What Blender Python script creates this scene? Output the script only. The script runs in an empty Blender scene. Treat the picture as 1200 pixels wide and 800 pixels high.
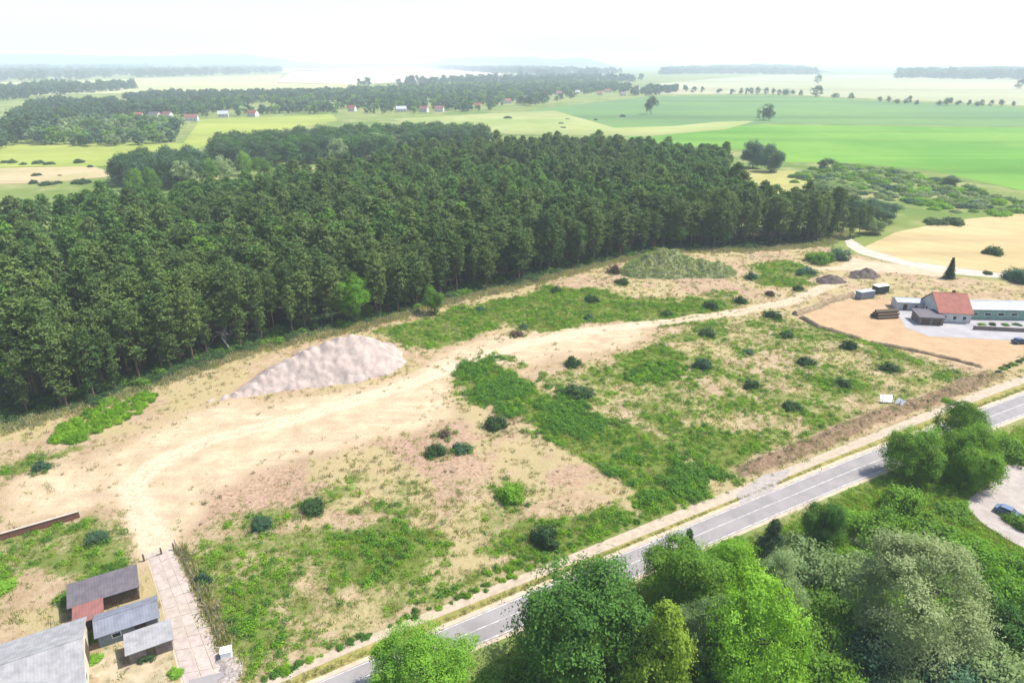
import bpy, bmesh, math, random
import numpy as np
from mathutils import Vector, Matrix
R = math.radians
rng = np.random.default_rng(7)
random.seed(7)
scene = bpy.context.scene
C = scene.collection

# ------------------------------------------------------------------ camera
CAM_H, FPX = 75.0, 800.0
PITCH = math.atan(328 / 800)
cam_data = bpy.data.cameras.new('camera')
cam = bpy.data.objects.new('camera', cam_data)
C.objects.link(cam)
cam.location = (0, 0, CAM_H)
cam.rotation_euler = (math.pi / 2 - PITCH, 0, 0)
cam_data.sensor_width = 36.0
cam_data.lens = 24.0
cam_data.clip_start = 1.0
cam_data.clip_end = 60000
scene.camera = cam

# ------------------------------------------------------------------ sky, sun, exposure
SUN_AZ, SUN_EL = R(79), R(59)          # azimuth from +Y towards +X
world = bpy.data.worlds.new('World')
scene.world = world
world.use_nodes = True
wn = world.node_tree.nodes
sky = wn.new('ShaderNodeTexSky')
sky.sky_type = 'NISHITA'
sky.sun_disc = False
sky.sun_elevation = SUN_EL
sky.sun_rotation = SUN_AZ
sky.altitude = 50
sky.air_density = 1.0
sky.dust_density = 1.8
sky.ozone_density = 1.0
world.node_tree.links.new(sky.outputs[0], wn['Background'].inputs[0])
wn['Background'].inputs[1].default_value = 0.15
sun_data = bpy.data.lights.new('sun', 'SUN')
sun_data.energy = 4.9
sun_data.angle = R(0.6)
sun_data.color = (1.0, 0.95, 0.87)
sun = bpy.data.objects.new('sun', sun_data)
C.objects.link(sun)
to_sun = Vector((math.cos(SUN_EL) * math.sin(SUN_AZ), math.cos(SUN_EL) * math.cos(SUN_AZ), math.sin(SUN_EL)))
sun.rotation_euler = to_sun.to_track_quat('Z', 'Y').to_euler()
sun.location = (0, 0, 200)
vs = scene.view_settings
vs.view_transform = 'Standard'
vs.look = 'None'
vs.exposure = 0.86
vs.gamma = 1.0
vs.use_curve_mapping = False
cy = scene.cycles
cy.max_bounces = 6
cy.diffuse_bounces = 3
cy.glossy_bounces = 2
cy.transmission_bounces = 3
cy.volume_bounces = 1
cy.transparent_max_bounces = 4
cy.use_denoising = True
cy.sample_clamp_indirect = 6.0

# ------------------------------------------------------------------ pixel -> ground
SP, CP = math.sin(PITCH), math.cos(PITCH)
def P(px, py, z=0.0):
    u = (px - 600) / FPX
    v = (py - 400) / FPX
    d = (u, CP - v * SP, -(SP + v * CP))
    t = (z - CAM_H) / d[2]
    return (d[0] * t, d[1] * t)
def PP(pts, z=0.0):
    return [P(x, y, z) for x, y in pts]
def pxm(py, z=0.0):
    """pixels per metre at an image row for things at height z"""
    v = (py - 400) / FPX
    return FPX * (SP + v * CP) / (CAM_H - z)

# ------------------------------------------------------------------ numpy noise and polygons
_tab = np.random.default_rng(3).random((256, 256))
def vnoise(x, y):
    x = np.asarray(x, float); y = np.asarray(y, float)
    xi = np.floor(x).astype(int); yi = np.floor(y).astype(int)
    fx = x - xi; fy = y - yi
    fx = fx * fx * (3 - 2 * fx); fy = fy * fy * (3 - 2 * fy)
    a = _tab[xi & 255, yi & 255]; b = _tab[(xi + 1) & 255, yi & 255]
    c = _tab[xi & 255, (yi + 1) & 255]; d = _tab[(xi + 1) & 255, (yi + 1) & 255]
    return (a * (1 - fx) + b * fx) * (1 - fy) + (c * (1 - fx) + d * fx) * fy
def fbm(x, y, s, o=4):
    t = 0; a = 1; n = 0
    for k in range(o):
        t = t + a * vnoise(x / s + 17.3 * k, y / s + 9.1 * k); n += a; a *= 0.55; s *= 0.5
    return t / n
def sdf(poly, X, Y):
    """signed distance, positive inside, ground metres"""
    X = np.asarray(X, float); Y = np.asarray(Y, float)
    d = np.full(X.shape, 1e18); ins = np.zeros(X.shape, bool)
    n = len(poly)
    for i in range(n):
        ax, ay = poly[i]; bx, by = poly[(i + 1) % n]
        ex, ey = bx - ax, by - ay
        wx, wy = X - ax, Y - ay
        t = np.clip((wx * ex + wy * ey) / (ex * ex + ey * ey + 1e-9), 0, 1)
        d = np.minimum(d, (wx - ex * t) ** 2 + (wy - ey * t) ** 2)
        c = ((ay <= Y) & (by > Y)) | ((by <= Y) & (ay > Y))
        if ey != 0:
            ins ^= c & (X < ax + (Y - ay) * ex / ey)
    d = np.sqrt(d)
    return np.where(ins, d, -d)
def sst(a, b, x):
    t = np.clip((x - a) / (b - a), 0, 1)
    return t * t * (3 - 2 * t)
def soft(poly, X, Y, w):
    return sst(-w, w, sdf(poly, X, Y))
def dseg(pts, X, Y):
    d = np.full(np.shape(X), 1e18)
    for (ax, ay), (bx, by) in zip(pts[:-1], pts[1:]):
        ex, ey = bx - ax, by - ay
        t = np.clip(((X - ax) * ex + (Y - ay) * ey) / (ex * ex + ey * ey + 1e-9), 0, 1)
        d = np.minimum(d, (X - ax - ex * t) ** 2 + (Y - ay - ey * t) ** 2)
    return np.sqrt(d)

# ------------------------------------------------------------------ materials
def newmat(name):
    m = bpy.data.materials.new(name)
    m.use_nodes = True
    nt = m.node_tree
    b = nt.nodes['Principled BSDF']
    b.inputs['Roughness'].default_value = 0.9
    b.inputs['Specular IOR Level'].default_value = 0.2
    return m, nt, b
def N(nt, t, **kw):
    n = nt.nodes.new(t)
    for k, v in kw.items():
        if k.startswith('i_'):
            n.inputs[k[2:].replace('_', ' ')].default_value = v
        else:
            setattr(n, k, v)
    return n
def noise(nt, scale, detail=4, rough=0.6, vec=None):
    n = N(nt, 'ShaderNodeTexNoise', i_Scale=scale, i_Detail=detail, i_Roughness=rough)
    if vec is None:
        g = N(nt, 'ShaderNodeNewGeometry'); vec = g.outputs['Position']
    nt.links.new(vec, n.inputs['Vector'])
    return n.outputs['Fac']
def mixc(nt, fac, a, b):
    n = N(nt, 'ShaderNodeMix', data_type='RGBA')
    for s, v in ((0, fac), (6, a), (7, b)):
        if isinstance(v, (tuple, list)):
            n.inputs[s].default_value = (*v[:3], 1)
        elif isinstance(v, (int, float)):
            n.inputs[s].default_value = v
        else:
            nt.links.new(v, n.inputs[s])
    return n.outputs[2]
def mth(nt, op, a, b=None, c=None):
    n = N(nt, 'ShaderNodeMath', operation=op)
    for i, v in enumerate((a, b, c)):
        if v is None: continue
        if isinstance(v, (int, float)): n.inputs[i].default_value = v
        else: nt.links.new(v, n.inputs[i])
    return n.outputs[0]
def ramp(nt, x, a, b):
    n = N(nt, 'ShaderNodeMapRange', interpolation_type='SMOOTHSTEP')
    n.inputs[1].default_value = a; n.inputs[2].default_value = b
    nt.links.new(x, n.inputs[0])
    return n.outputs[0]
def bump(nt, b, h, strength=0.5, dist=0.1):
    n = N(nt, 'ShaderNodeBump', i_Strength=strength, i_Distance=dist)
    nt.links.new(h, n.inputs['Height']); nt.links.new(n.outputs[0], b.inputs['Normal'])

def leafmat(name, a, b, transl=0.35, spread=0.5):
    """two-tone leaf; tone picked per twig, per plant and in soft patches"""
    m, nt, bs = newmat(name)
    at = N(nt, 'ShaderNodeAttribute', attribute_name='tint')
    oi = N(nt, 'ShaderNodeObjectInfo')
    f = mth(nt, 'MULTIPLY_ADD', at.outputs['Fac'], 0.5, mth(nt, 'MULTIPLY', oi.outputs['Random'], 0.5))
    col = mixc(nt, f, a, b)
    nt.links.new(col, bs.inputs['Base Color'])
    bs.inputs['Roughness'].default_value = 0.7
    bs.inputs['Specular IOR Level'].default_value = 0.10
    tr = N(nt, 'ShaderNodeBsdfTranslucent')
    hs = N(nt, 'ShaderNodeHueSaturation', i_Hue=0.49, i_Saturation=1.1, i_Value=1.25)
    nt.links.new(col, hs.inputs['Color']); nt.links.new(hs.outputs[0], tr.inputs[0])
    mx = N(nt, 'ShaderNodeMixShader'); mx.inputs[0].default_value = transl
    nt.links.new(bs.outputs[0], mx.inputs[1]); nt.links.new(tr.outputs[0], mx.inputs[2])
    nt.links.new(mx.outputs[0], nt.nodes['Material Output'].inputs[0])
    return m
def plain(name, a, b=None, scale=1.0, rough=0.85, bmp=0.0, metal=0.0, detail=5):
    m, nt, bs = newmat(name)
    b = b or tuple(x * 0.7 for x in a)
    f = ramp(nt, noise(nt, scale, detail), 0.3, 0.7)
    nt.links.new(mixc(nt, f, a, b), bs.inputs['Base Color'])
    bs.inputs['Roughness'].default_value = rough
    bs.inputs['Metallic'].default_value = metal
    if bmp: bump(nt, bs, noise(nt, scale * 3, 5), bmp, 0.1)
    return m

M = {}
M['pine'] = leafmat('pine_needles', (.028, .070, .018), (.155, .215, .055), .26)
M['pine_far'] = leafmat('pine_needles_green', (.038, .100, .022), (.135, .235, .048), .26)
M['spruce'] = leafmat('spruce_needles', (.026, .060, .028), (.075, .125, .055), .18)
M['oak'] = leafmat('oak_leaves', (0.053, 0.131, 0.015), (0.181, 0.331, 0.040), .35)
M['maple'] = leafmat('maple_leaves', (0.030, 0.086, 0.019), (0.094, 0.206, 0.034), .3)
M['lime'] = leafmat('bright_leaves', (0.100, 0.233, 0.026), (0.250, 0.451, 0.049), .42)
M['yellow'] = leafmat('yellow_green_leaves', (0.144, 0.245, 0.029), (0.345, 0.446, 0.057), .42)
M['willow'] = leafmat('willow_leaves', (0.168, 0.224, 0.084), (0.426, 0.482, 0.246), .40)
M['grey'] = leafmat('greyish_leaves', (0.108, 0.186, 0.060), (0.288, 0.372, 0.156), .36)
M['bushdark'] = leafmat('dark_shrub_leaves', (0.025, 0.065, 0.023), (0.078, 0.139, 0.046), .25)
M['bushteal'] = leafmat('bluish_shrub_leaves', (0.037, 0.093, 0.050), (0.093, 0.171, 0.085), .25)
M['bushbrown'] = leafmat('brown_shrub_leaves', (0.065, 0.052, 0.039), (0.156, 0.117, 0.078), .2)
M['bushbright'] = leafmat('fresh_shrub_leaves', (0.068, 0.189, 0.016), (0.216, 0.405, 0.041), .42)
M['weed'] = leafmat('weed_leaves', (.060, .18, .012), (.26, .45, .03), .4)
M['weeddark'] = leafmat('nettle_leaves', (.035, .115, .018), (.13, .27, .035), .35)
M['meadow'] = leafmat('meadow_grass', (0.120, 0.192, 0.030), (0.300, 0.348, 0.072), .4)
M['straw'] = leafmat('dry_straw', (.26, .20, .09), (.52, .43, .22), .3)
M['olive'] = leafmat('olive_grass', (0.184, 0.196, 0.092), (0.368, 0.368, 0.196), .35)
M['bark'] = plain('bark', (.11, .085, .065), (.05, .04, .032), 3, bmp=.6)
M['pinebark'] = plain('pine_bark', (.17, .10, .065), (.08, .055, .04), 2, bmp=.6)
M['birchbark'] = plain('pale_bark', (.30, .28, .25), (.12, .11, .1), 2)
M['conc'] = plain('concrete', (.30, .265, .24), (.22, .195, .175), 1.2, bmp=.3)
M['concpink'] = plain('worn_concrete', (.355, .29, .26), (.27, .22, .20), .9, bmp=.3)
M['white'] = plain('white_panel', (.78, .78, .77), (.66, .66, .65), 1.5, rough=.5)
M['wall_white'] = plain('white_render', (.52, .51, .49), (.42, .41, .39), .6)
M['wall_cream'] = plain('cream_render', (.58, .52, .42), (.46, .41, .34), .6)
M['wood'] = plain('weathered_wood', (.12, .085, .06), (.07, .05, .035), 4)
M['brickwall'] = None
M['dark'] = plain('dark_void', (.02, .02, .022), (.03, .03, .03), 2)
M['glass'] = plain('window_glass', (.04, .05, .06), (.03, .04, .05), 1, rough=.08)
M['metal'] = plain('galvanised_metal', (.35, .36, .37), (.25, .26, .27), 3, rough=.45, metal=.7)
M['rubber'] = plain('rubber', (.02, .02, .02), (.03, .03, .03), 3)
M['post'] = plain('post_wood', (.16, .12, .09), (.09, .07, .05), 5)
def roofmat(name, a, b, period=.4, ax='X'):
    m, nt, bs = newmat(name)
    tc = N(nt, 'ShaderNodeTexCoord')
    w = N(nt, 'ShaderNodeTexWave', wave_type='BANDS', bands_direction=ax, i_Scale=1 / period / 6.28 * 2, i_Distortion=0)
    nt.links.new(tc.outputs['Object'], w.inputs['Vector'])
    f = ramp(nt, noise(nt, .8, 6), .3, .7)
    nt.links.new(mixc(nt, f, a, b), bs.inputs['Base Color'])
    bs.inputs['Roughness'].default_value = .65
    bump(nt, bs, w.outputs['Fac'], .25, .03)
    return m
M['roof_grey'] = roofmat('grey_corrugated_roof', (.26, .255, .26), (.18, .18, .185))
M['roof_dark'] = roofmat('dark_felt_roof', (.115, .10, .11), (.075, .07, .08))
M['roof_blue'] = roofmat('blue_grey_sheet_roof', (.17, .18, .215), (.12, .13, .16))
M['roof_red'] = roofmat('red_tile_roof', (.25, .07, .045), (.16, .048, .035), .35)
M['roof_light'] = roofmat('pale_sheet_roof', (.33, .345, .375), (.26, .275, .31))
M['roof_pink'] = roofmat('faded_red_roof', (.22, .09, .08), (.15, .07, .06))
M['boxgrey'] = plain('grey_steel_box', (.22, .25, .29), (.16, .19, .22), 1.5, rough=.6)
M['boxdark'] = plain('dark_green_box', (.035, .05, .05), (.05, .06, .06), 1.5, rough=.6)
M['greenboard'] = plain('green_cladding', (.22, .33, .26), (.16, .25, .2), .8)
M['stonewall'] = plain('brown_wall', (.22, .17, .15), (.13, .105, .1), 1.2)
def brickmat():
    m, nt, bs = newmat('brick_face')
    tc = N(nt, 'ShaderNodeTexCoord')
    br = N(nt, 'ShaderNodeTexBrick', i_Scale=4.0)
    br.inputs['Color1'].default_value = (.20, .075, .05, 1)
    br.inputs['Color2'].default_value = (.12, .06, .045, 1)
    br.inputs['Mortar'].default_value = (.25, .22, .19, 1)
    nt.links.new(tc.outputs['Object'], br.inputs['Vector'])
    nt.links.new(br.outputs[0], bs.inputs['Base Color'])
    return m
M['brickwall'] = brickmat()

# ------------------------------------------------------------------ object helpers
def tag(o, label, cat, group=None):
    o['label'] = label; o['category'] = cat
    if group: o['group'] = group
    return o
def obj(name, me, parent=None, mat=None, loc=None):
    o = bpy.data.objects.new(name, me)
    C.objects.link(o)
    if parent is not None: o.parent = parent
    if loc is not None: o.location = loc
    if mat is not None:
        if len(me.materials) == 0: me.materials.append(mat)
        elif me.materials[0] is not mat:
            o.material_slots[0].link = 'OBJECT'; o.material_slots[0].material = mat
    return o
def empty(name, loc, rz=0, label=None, cat=None, group=None):
    o = bpy.data.objects.new(name, None)
    o.empty_display_size = .5
    C.objects.link(o)
    o.location = loc; o.rotation_euler = (0, 0, rz)
    if label: tag(o, label, cat, group)
    return o
def struct(o):
    o['kind'] = 'structure'; return o
def mesh_np(name, V, F, mat=None, tint=None, smooth=False):
    """F: (n,k) int array, one polygon size"""
    me = bpy.data.meshes.new(name)
    V = np.asarray(V, np.float32); F = np.asarray(F, np.int32)
    n, k = F.shape
    me.vertices.add(len(V)); me.vertices.foreach_set('co', V.ravel())
    me.loops.add(n * k); me.loops.foreach_set('vertex_index', F.ravel())
    me.polygons.add(n); me.polygons.foreach_set('loop_start', np.arange(0, n * k, k, dtype=np.int32))
    if smooth: me.polygons.foreach_set('use_smooth', np.ones(n, bool))
    me.update(calc_edges=True)
    if tint is not None:
        a = me.attributes.new('tint', 'FLOAT', 'FACE'); a.data.foreach_set('value', np.asarray(tint, np.float32))
    if mat: me.materials.append(mat)
    return me
def box_bm(bm, x0, x1, y0, y1, z0, z1, bev=0.0):
    r = bmesh.ops.create_cube(bm, size=1)
    for v in r['verts']:
        v.co = Vector(((x0 + x1) / 2 + v.co.x * (x1 - x0), (y0 + y1) / 2 + v.co.y * (y1 - y0), (z0 + z1) / 2 + v.co.z * (z1 - z0)))
    if bev:
        es = list({e for v in r['verts'] for e in v.link_edges})
        bmesh.ops.bevel(bm, geom=es, offset=bev, segments=1, affect='EDGES')
def bm_mesh(name, bm, mat=None):
    me = bpy.data.meshes.new(name); bm.to_mesh(me); bm.free()
    if mat: me.materials.append(mat)
    return me
def boxo(name, parent, mat, x0, x1, y0, y1, z0, z1, bev=0.0):
    bm = bmesh.new(); box_bm(bm, x0, x1, y0, y1, z0, z1, bev)
    return obj(name, bm_mesh(name, bm, mat), parent)
def poly_mesh(name, pts, faces, mat):
    me = bpy.data.meshes.new(name); me.from_pydata([tuple(p) for p in pts], [], faces); me.update()
    if mat: me.materials.append(mat)
    return me
def tube(bm, a, b, r0, r1, seg=7):
    a = Vector(a); b = Vector(b); d = (b - a).normalized()
    u = d.orthogonal().normalized(); w = d.cross(u)
    A = []; B = []
    for i in range(seg):
        t = 2 * math.pi * i / seg
        o = u * math.cos(t) + w * math.sin(t)
        A.append(bm.verts.new(a + o * r0)); B.append(bm.verts.new(b + o * r1))
    for i in range(seg):
        j = (i + 1) % seg
        bm.faces.new((A[i], A[j], B[j], B[i]))
    bm.faces.new(B); bm.faces.new(A[::-1])

# ------------------------------------------------------------------ foliage prototypes (meshes)
def leaves(cen, nrm, size, aspect=.55):
    """diamond leaf quads -> V,F"""
    n = len(cen)
    r = rng.normal(size=(n, 3))
    nrm = nrm / (np.linalg.norm(nrm, axis=1, keepdims=True) + 1e-9)
    u = np.cross(nrm, r); u /= (np.linalg.norm(u, axis=1, keepdims=True) + 1e-9)
    w = np.cross(nrm, u)
    s = np.asarray(size).reshape(-1, 1)
    V = np.stack([cen - u * s, cen + w * s * aspect, cen + u * s, cen - w * s * aspect], 1).reshape(-1, 3)
    return V, np.arange(4 * n).reshape(n, 4)
def sph(n):
    v = rng.normal(size=(n, 3)); return v / np.linalg.norm(v, axis=1, keepdims=True)
def crown_mesh(name, rx, rz, lobes, twigs, per, leaf, mat, lobe_r=.42, low=-.75, shape='round', rag=.16):
    """broadleaf crown centred on the origin: lobes > twigs > leaves"""
    cens = []; tints = []; nr = []
    for i in range(lobes):
        d = sph(1)[0]
        if d[2] < low: d[2] = -d[2]
        k = rng.uniform(.52, .86)
        c = d * k * np.array([rx, rx, rz])
        lr = lobe_r * rng.uniform(.7, 1.2)
        if shape == 'cone':
            c = np.array([0, 0, -rz]) + np.array([d[0] * rx * .55, d[1] * rx * .55, 0])
            h = (i + .5) / lobes; c[2] = -rz + 2 * rz * h
            c[:2] *= min(1, (1 - h) * 1.7) + .05; lr = lobe_r * (1.05 - .6 * h)
        if shape == 'dome':
            c *= rng.uniform(.4, 1.0); c[2] = abs(c[2]) * rng.uniform(.4, 1.0)
        lt = rng.normal(0, .14)
        t = sph(twigs); t[:, 2] = np.where(t[:, 2] < -.8, -t[:, 2], t[:, 2])
        tr = rng.uniform(.62, 1.05, (twigs, 1)) ** .6
        tc = c + t * tr * lr * np.array([rx, rx, rz * rng.uniform(.75, 1.0)])
        tc += rng.normal(0, rag * .35 * lr * rx, tc.shape)
        if shape == 'dome': tc[:, 2] = np.abs(tc[:, 2])
        for q in range(twigs):
            s = rng.uniform(.5, 1.0) * lr * rx * .27
            p = tc[q] + rng.normal(size=(per, 3)) * s * np.array([1, 1, .75])
            cens.append(p); nr.append(np.tile(t[q] * 1.25 + np.array([0, 0, .45]), (per, 1)) + rng.normal(0, .5, (per, 3)))
            tints.append(np.clip(.5 + lt + rng.normal(0, .17) + rng.normal(0, .1, per), 0, 1))
    cen = np.concatenate(cens); nr = np.concatenate(nr); ti = np.concatenate(tints)
    if shape == 'dome': cen[:, 2] = np.abs(cen[:, 2]) + .02
    V, F = leaves(cen, nr, leaf * rng.uniform(.6, 1.25, len(cen)))
    return mesh_np(name, V, F, mat, ti)
def trunk_mesh(name, h, r, limbs, mat, spread=.35, z0=.45):
    bm = bmesh.new()
    p = Vector((0, 0, -.3)); segs = 4
    for i in range(segs):
        q = Vector((random.uniform(-.03, .03) * h, random.uniform(-.03, .03) * h, h * (i + 1) / segs))
        tube(bm, p, q, r * (1.25 if i == 0 else 1 - .2 * i), r * (1 - .2 * (i + 1)), 7); p = q
    for i in range(limbs):
        a = i * 2.4 + random.random(); z = h * random.uniform(z0, .9)
        L = spread * h * random.uniform(.6, 1.1)
        s = Vector((0, 0, z)); m_ = s + Vector((math.cos(a) * L * .5, math.sin(a) * L * .5, L * .3))
        e = m_ + Vector((math.cos(a) * L * .5, math.sin(a) * L * .5, L * .45))
        tube(bm, s, m_, r * .4, r * .27, 5); tube(bm, m_, e, r * .27, r * .1, 5)
    return bm_mesh(name, bm, mat)
def pine_crown(name, h, mat, base=.42, wid=2.7, dens=1.0, leaf=.42):
    """Scots pine: irregular storeys of branches carrying needle tufts, open below"""
    cens = []; nr = []; ti = []
    nb = int(62 * dens)
    lean = rng.normal(0, .25, 2)
    for i in range(nb):
        f = (i + rng.random()) / nb
        z = h * (base + (1 - base) * f ** .8)
        prof = (math.sin(min(1, f * 1.25 + .28) * math.pi * .5) * (1 - f ** 2.9) + .12)
        L = wid * prof * rng.uniform(.6, 1.15)
        if f < .22: L *= rng.uniform(.4, 1.0)
        a = i * 2.399 + rng.normal(0, .35)
        up = .12 + .75 * f
        k = 3 if L > 1.2 else 2
        bt = rng.normal(0, .13)
        for q in range(k):
            t = (.5 + .5 * (q + .6) / k) if k > 1 else .9
            c = np.array([math.cos(a) * L * t + lean[0] * f, math.sin(a) * L * t + lean[1] * f, z + up * L * t * .55])
            m_ = 10
            s = .42 if q else .36
            cens.append(c + rng.normal(size=(m_, 3)) * np.array([s, s, s * .6]))
            nr.append(rng.normal(size=(m_, 3)) * .8 + np.array([math.cos(a) * .5, math.sin(a) * .5, .8]))
            ti.append(np.clip(.45 + bt + rng.normal(0, .12) + rng.normal(0, .1, m_), 0, 1))
    cen = np.concatenate(cens); nr = np.concatenate(nr); ti = np.concatenate(ti)
    V, F = leaves(cen, nr, leaf * rng.uniform(.6, 1.2, len(cen)), .42)
    return mesh_np(name, V, F, mat, ti)
def pine_trunk(name, h, mat):
    bm = bmesh.new()
    p = Vector((0, 0, -.3)); x = 0
    for i in range(4):
        q = Vector((random.uniform(-.15, .15), random.uniform(-.15, .15), h * .97 * (i + 1) / 4))
        tube(bm, p, q, .21 * (1.15 - .25 * i), .21 * (1.15 - .25 * (i + 1)), 6); p = q
    for i in range(9):
        a = i * 2.4; z = h * random.uniform(.3, .85); L = random.uniform(1.0, 2.2) * (1.1 - z / h * .5)
        tube(bm, (0, 0, z), (math.cos(a) * L, math.sin(a) * L, z + L * .25), .05, .02, 4)
    return bm_mesh(name, bm, mat)
def spruce_crown(name, h, mat, wid=.24):
    cens = []; nr = []; ti = []
    nl = 17
    for i in range(nl):
        f = i / (nl - 1); z = h * (.08 + .92 * f)
        L = wid * h * (1 - f) ** .9 + .12
        nb = max(5, int(15 * (1 - f) + 4))
        for b in range(nb):
            a = 2 * math.pi * b / nb + i * .7 + rng.normal(0, .12); LL = L * rng.uniform(.75, 1.12)
            for t in np.linspace(.3, 1, 5):
                m_ = 5
                c = np.array([math.cos(a) * LL * t, math.sin(a) * LL * t, z - .28 * LL * t * t])
                cens.append(c + rng.normal(size=(m_, 3)) * .16); ti.append(np.clip(rng.normal(.5, .2, m_), 0, 1))
                nr.append(rng.normal(size=(m_, 3)) * .6 + np.array([0, 0, 1]))
    cen = np.concatenate(cens); V, F = leaves(cen, np.concatenate(nr), rng.uniform(.2, .36, len(cen)), .4)
    return mesh_np(name, V, F, mat, np.concatenate(ti))
def weed_mesh(name, r, h, n, leaf, mat):
    d = sph(n); d[:, 2] = np.abs(d[:, 2])
    cen = d * rng.uniform(.35, 1, (n, 1)) * np.array([r, r, h]) + np.array([0, 0, .03])
    V, F = leaves(cen, d * .7 + rng.normal(0, .6, (n, 3)) + np.array([0, 0, .5]), leaf * rng.uniform(.6, 1.3, n))
    V[:, 2] = np.maximum(V[:, 2], .0)
    return mesh_np(name, V, F, mat, rng.random(n))
def grass_mesh(name, n, r, h, w, mat):
    V = []; F = []
    for i in range(n):
        x, y = rng.normal(0, r, 2); a = rng.uniform(0, 6.28); hh = h * rng.uniform(.5, 1.2)
        dx, dy = math.cos(a), math.sin(a); l = rng.normal(0, .35, 2) * hh
        b = len(V)
        V += [(x - dx * w, y - dy * w, -.02), (x + dx * w, y + dy * w, -.02), (x + l[0] * .5 + dx * w * .7, y + l[1] * .5 + dy * w * .7, hh * .6), (x + l[0], y + l[1], hh)]
        F.append((b, b + 1, b + 2, b + 3))
    return mesh_np(name, V, np.array(F), mat, rng.random(n))

# ------------------------------------------------------------------ areas traced on the photograph (pixels of the 1200x800 frame)
A = {
 'pale': [(95, 545), (180, 490), (250, 470), (330, 462), (480, 440), (580, 395), (700, 378), (775, 380), (755, 397), (690, 412), (575, 428), (545, 455), (535, 480), (470, 505), (400, 525), (320, 545), (240, 575), (205, 630), (172, 655), (160, 640), (140, 590), (100, 570)],
 'pale_left': [(0, 560), (60, 535), (130, 560), (140, 590), (60, 605), (0, 622)],
 'pink': [(170, 545), (260, 510), (380, 505), (430, 525), (520, 490), (620, 480), (660, 520), (690, 555), (640, 575), (560, 560), (480, 600), (380, 600), (300, 595), (215, 625), (190, 590)],
 'pink_far': [(640, 345), (720, 312), (860, 318), (900, 335), (880, 360), (820, 350), (740, 340)],
 'yard': [(934, 371), (960, 362), (1005, 350), (1060, 350), (1200, 372), (1200, 412), (1170, 434), (1090, 418), (1010, 398), (960, 384)],
 'bank': [(868, 548), (960, 508), (1060, 470), (1150, 438), (1185, 440), (1100, 470), (1010, 505), (900, 552), (872, 562)],
 'wheat': [(1012, 290), (1050, 272), (1120, 258), (1200, 250), (1260, 250), (1260, 330), (1200, 322), (1120, 314), (1060, 305)],
 'clearing': [(858, 206), (880, 199), (960, 201), (985, 208), (960, 222), (915, 228), (870, 222)],
 'grass_front': [(560, 810), (620, 745), (800, 668), (900, 625), (1010, 575), (1100, 540), (1200, 500), (1300, 470), (1500, 700), (1300, 900), (400, 1000), (330, 830), (395, 812)],
 'green_left': [(-200, 640), (0, 628), (100, 602), (150, 600), (168, 645), (150, 690), (60, 720), (-200, 760)],
 'sand_leftspot': [(10, 690), (50, 655), (95, 670), (80, 705), (20, 720)],
}
GREEN = [  # (polygon, strength)
 ([(545, 425), (580, 418), (640, 455), (720, 495), (800, 535), (848, 562), (805, 592), (765, 592), (730, 562), (690, 532), (640, 500), (590, 482), (550, 460)], 1.0),
 ([(350, 645), (420, 612), (505, 622), (525, 648), (475, 692), (400, 702), (352, 690)], 1.0),
 ([(285, 795), (420, 735), (560, 680), (640, 632), (750, 590), (840, 552), (850, 572), (740, 628), (640, 668), (500, 725), (320, 800)], .85),
 ([(262, 680), (330, 662), (352, 700), (322, 745), (268, 705)], .85),
 ([(442, 388), (560, 356), (650, 338), (720, 342), (800, 352), (862, 345), (870, 372), (785, 386), (720, 374), (640, 396), (600, 380), (520, 412), (480, 412)], .85),
 ([(690, 425), (830, 378), (960, 366), (1140, 438), (1040, 492), (900, 552), (850, 562), (700, 482), (640, 442)], .50),
 ([(705, 415), (770, 408), (815, 430), (785, 452), (720, 447)], 1.0),
 ([(585, 605), (720, 588), (755, 608), (640, 662), (560, 655)], 1.0),
 ([(860, 308), (930, 305), (965, 335), (900, 338)], .7),
 ([(0, 530), (60, 520), (110, 520), (60, 545), (0, 555)], .7),
 ([(205, 630), (300, 588), (420, 545), (430, 552), (320, 610), (215, 645)], .6),
 ([(360, 580), (520, 560), (600, 560), (620, 590), (560, 640), (420, 610)], .46),
 ([(205, 640), (360, 600), (560, 640), (480, 740), (290, 790), (250, 720)], .53),
 ([(1020, 455), (1075, 440), (1080, 462), (1040, 475)], .8),
 ([(760, 480), (900, 530), (850, 560), (790, 520)], .8),
]
AG = {k: PP(v) for k, v in A.items()}
GREENG = [(PP(p), s) for p, s in GREEN]
FOREST = PP([(-120, 500), (0, 497), (120, 468), (200, 440), (280, 412), (350, 394), (430, 378), (520, 352), (620, 328), (700, 308), (780, 292), (880, 291), (960, 284), (985, 270), (940, 267), (872, 264), (850, 232), (848, 203)]) + [P(858, 170, 20), P(700, 158, 20), P(560, 164, 20), P(470, 172, 20), P(400, 192, 20), P(260, 209, 20), P(130, 225, 20), P(0, 236, 20), P(-260, 246, 20)]

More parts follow.
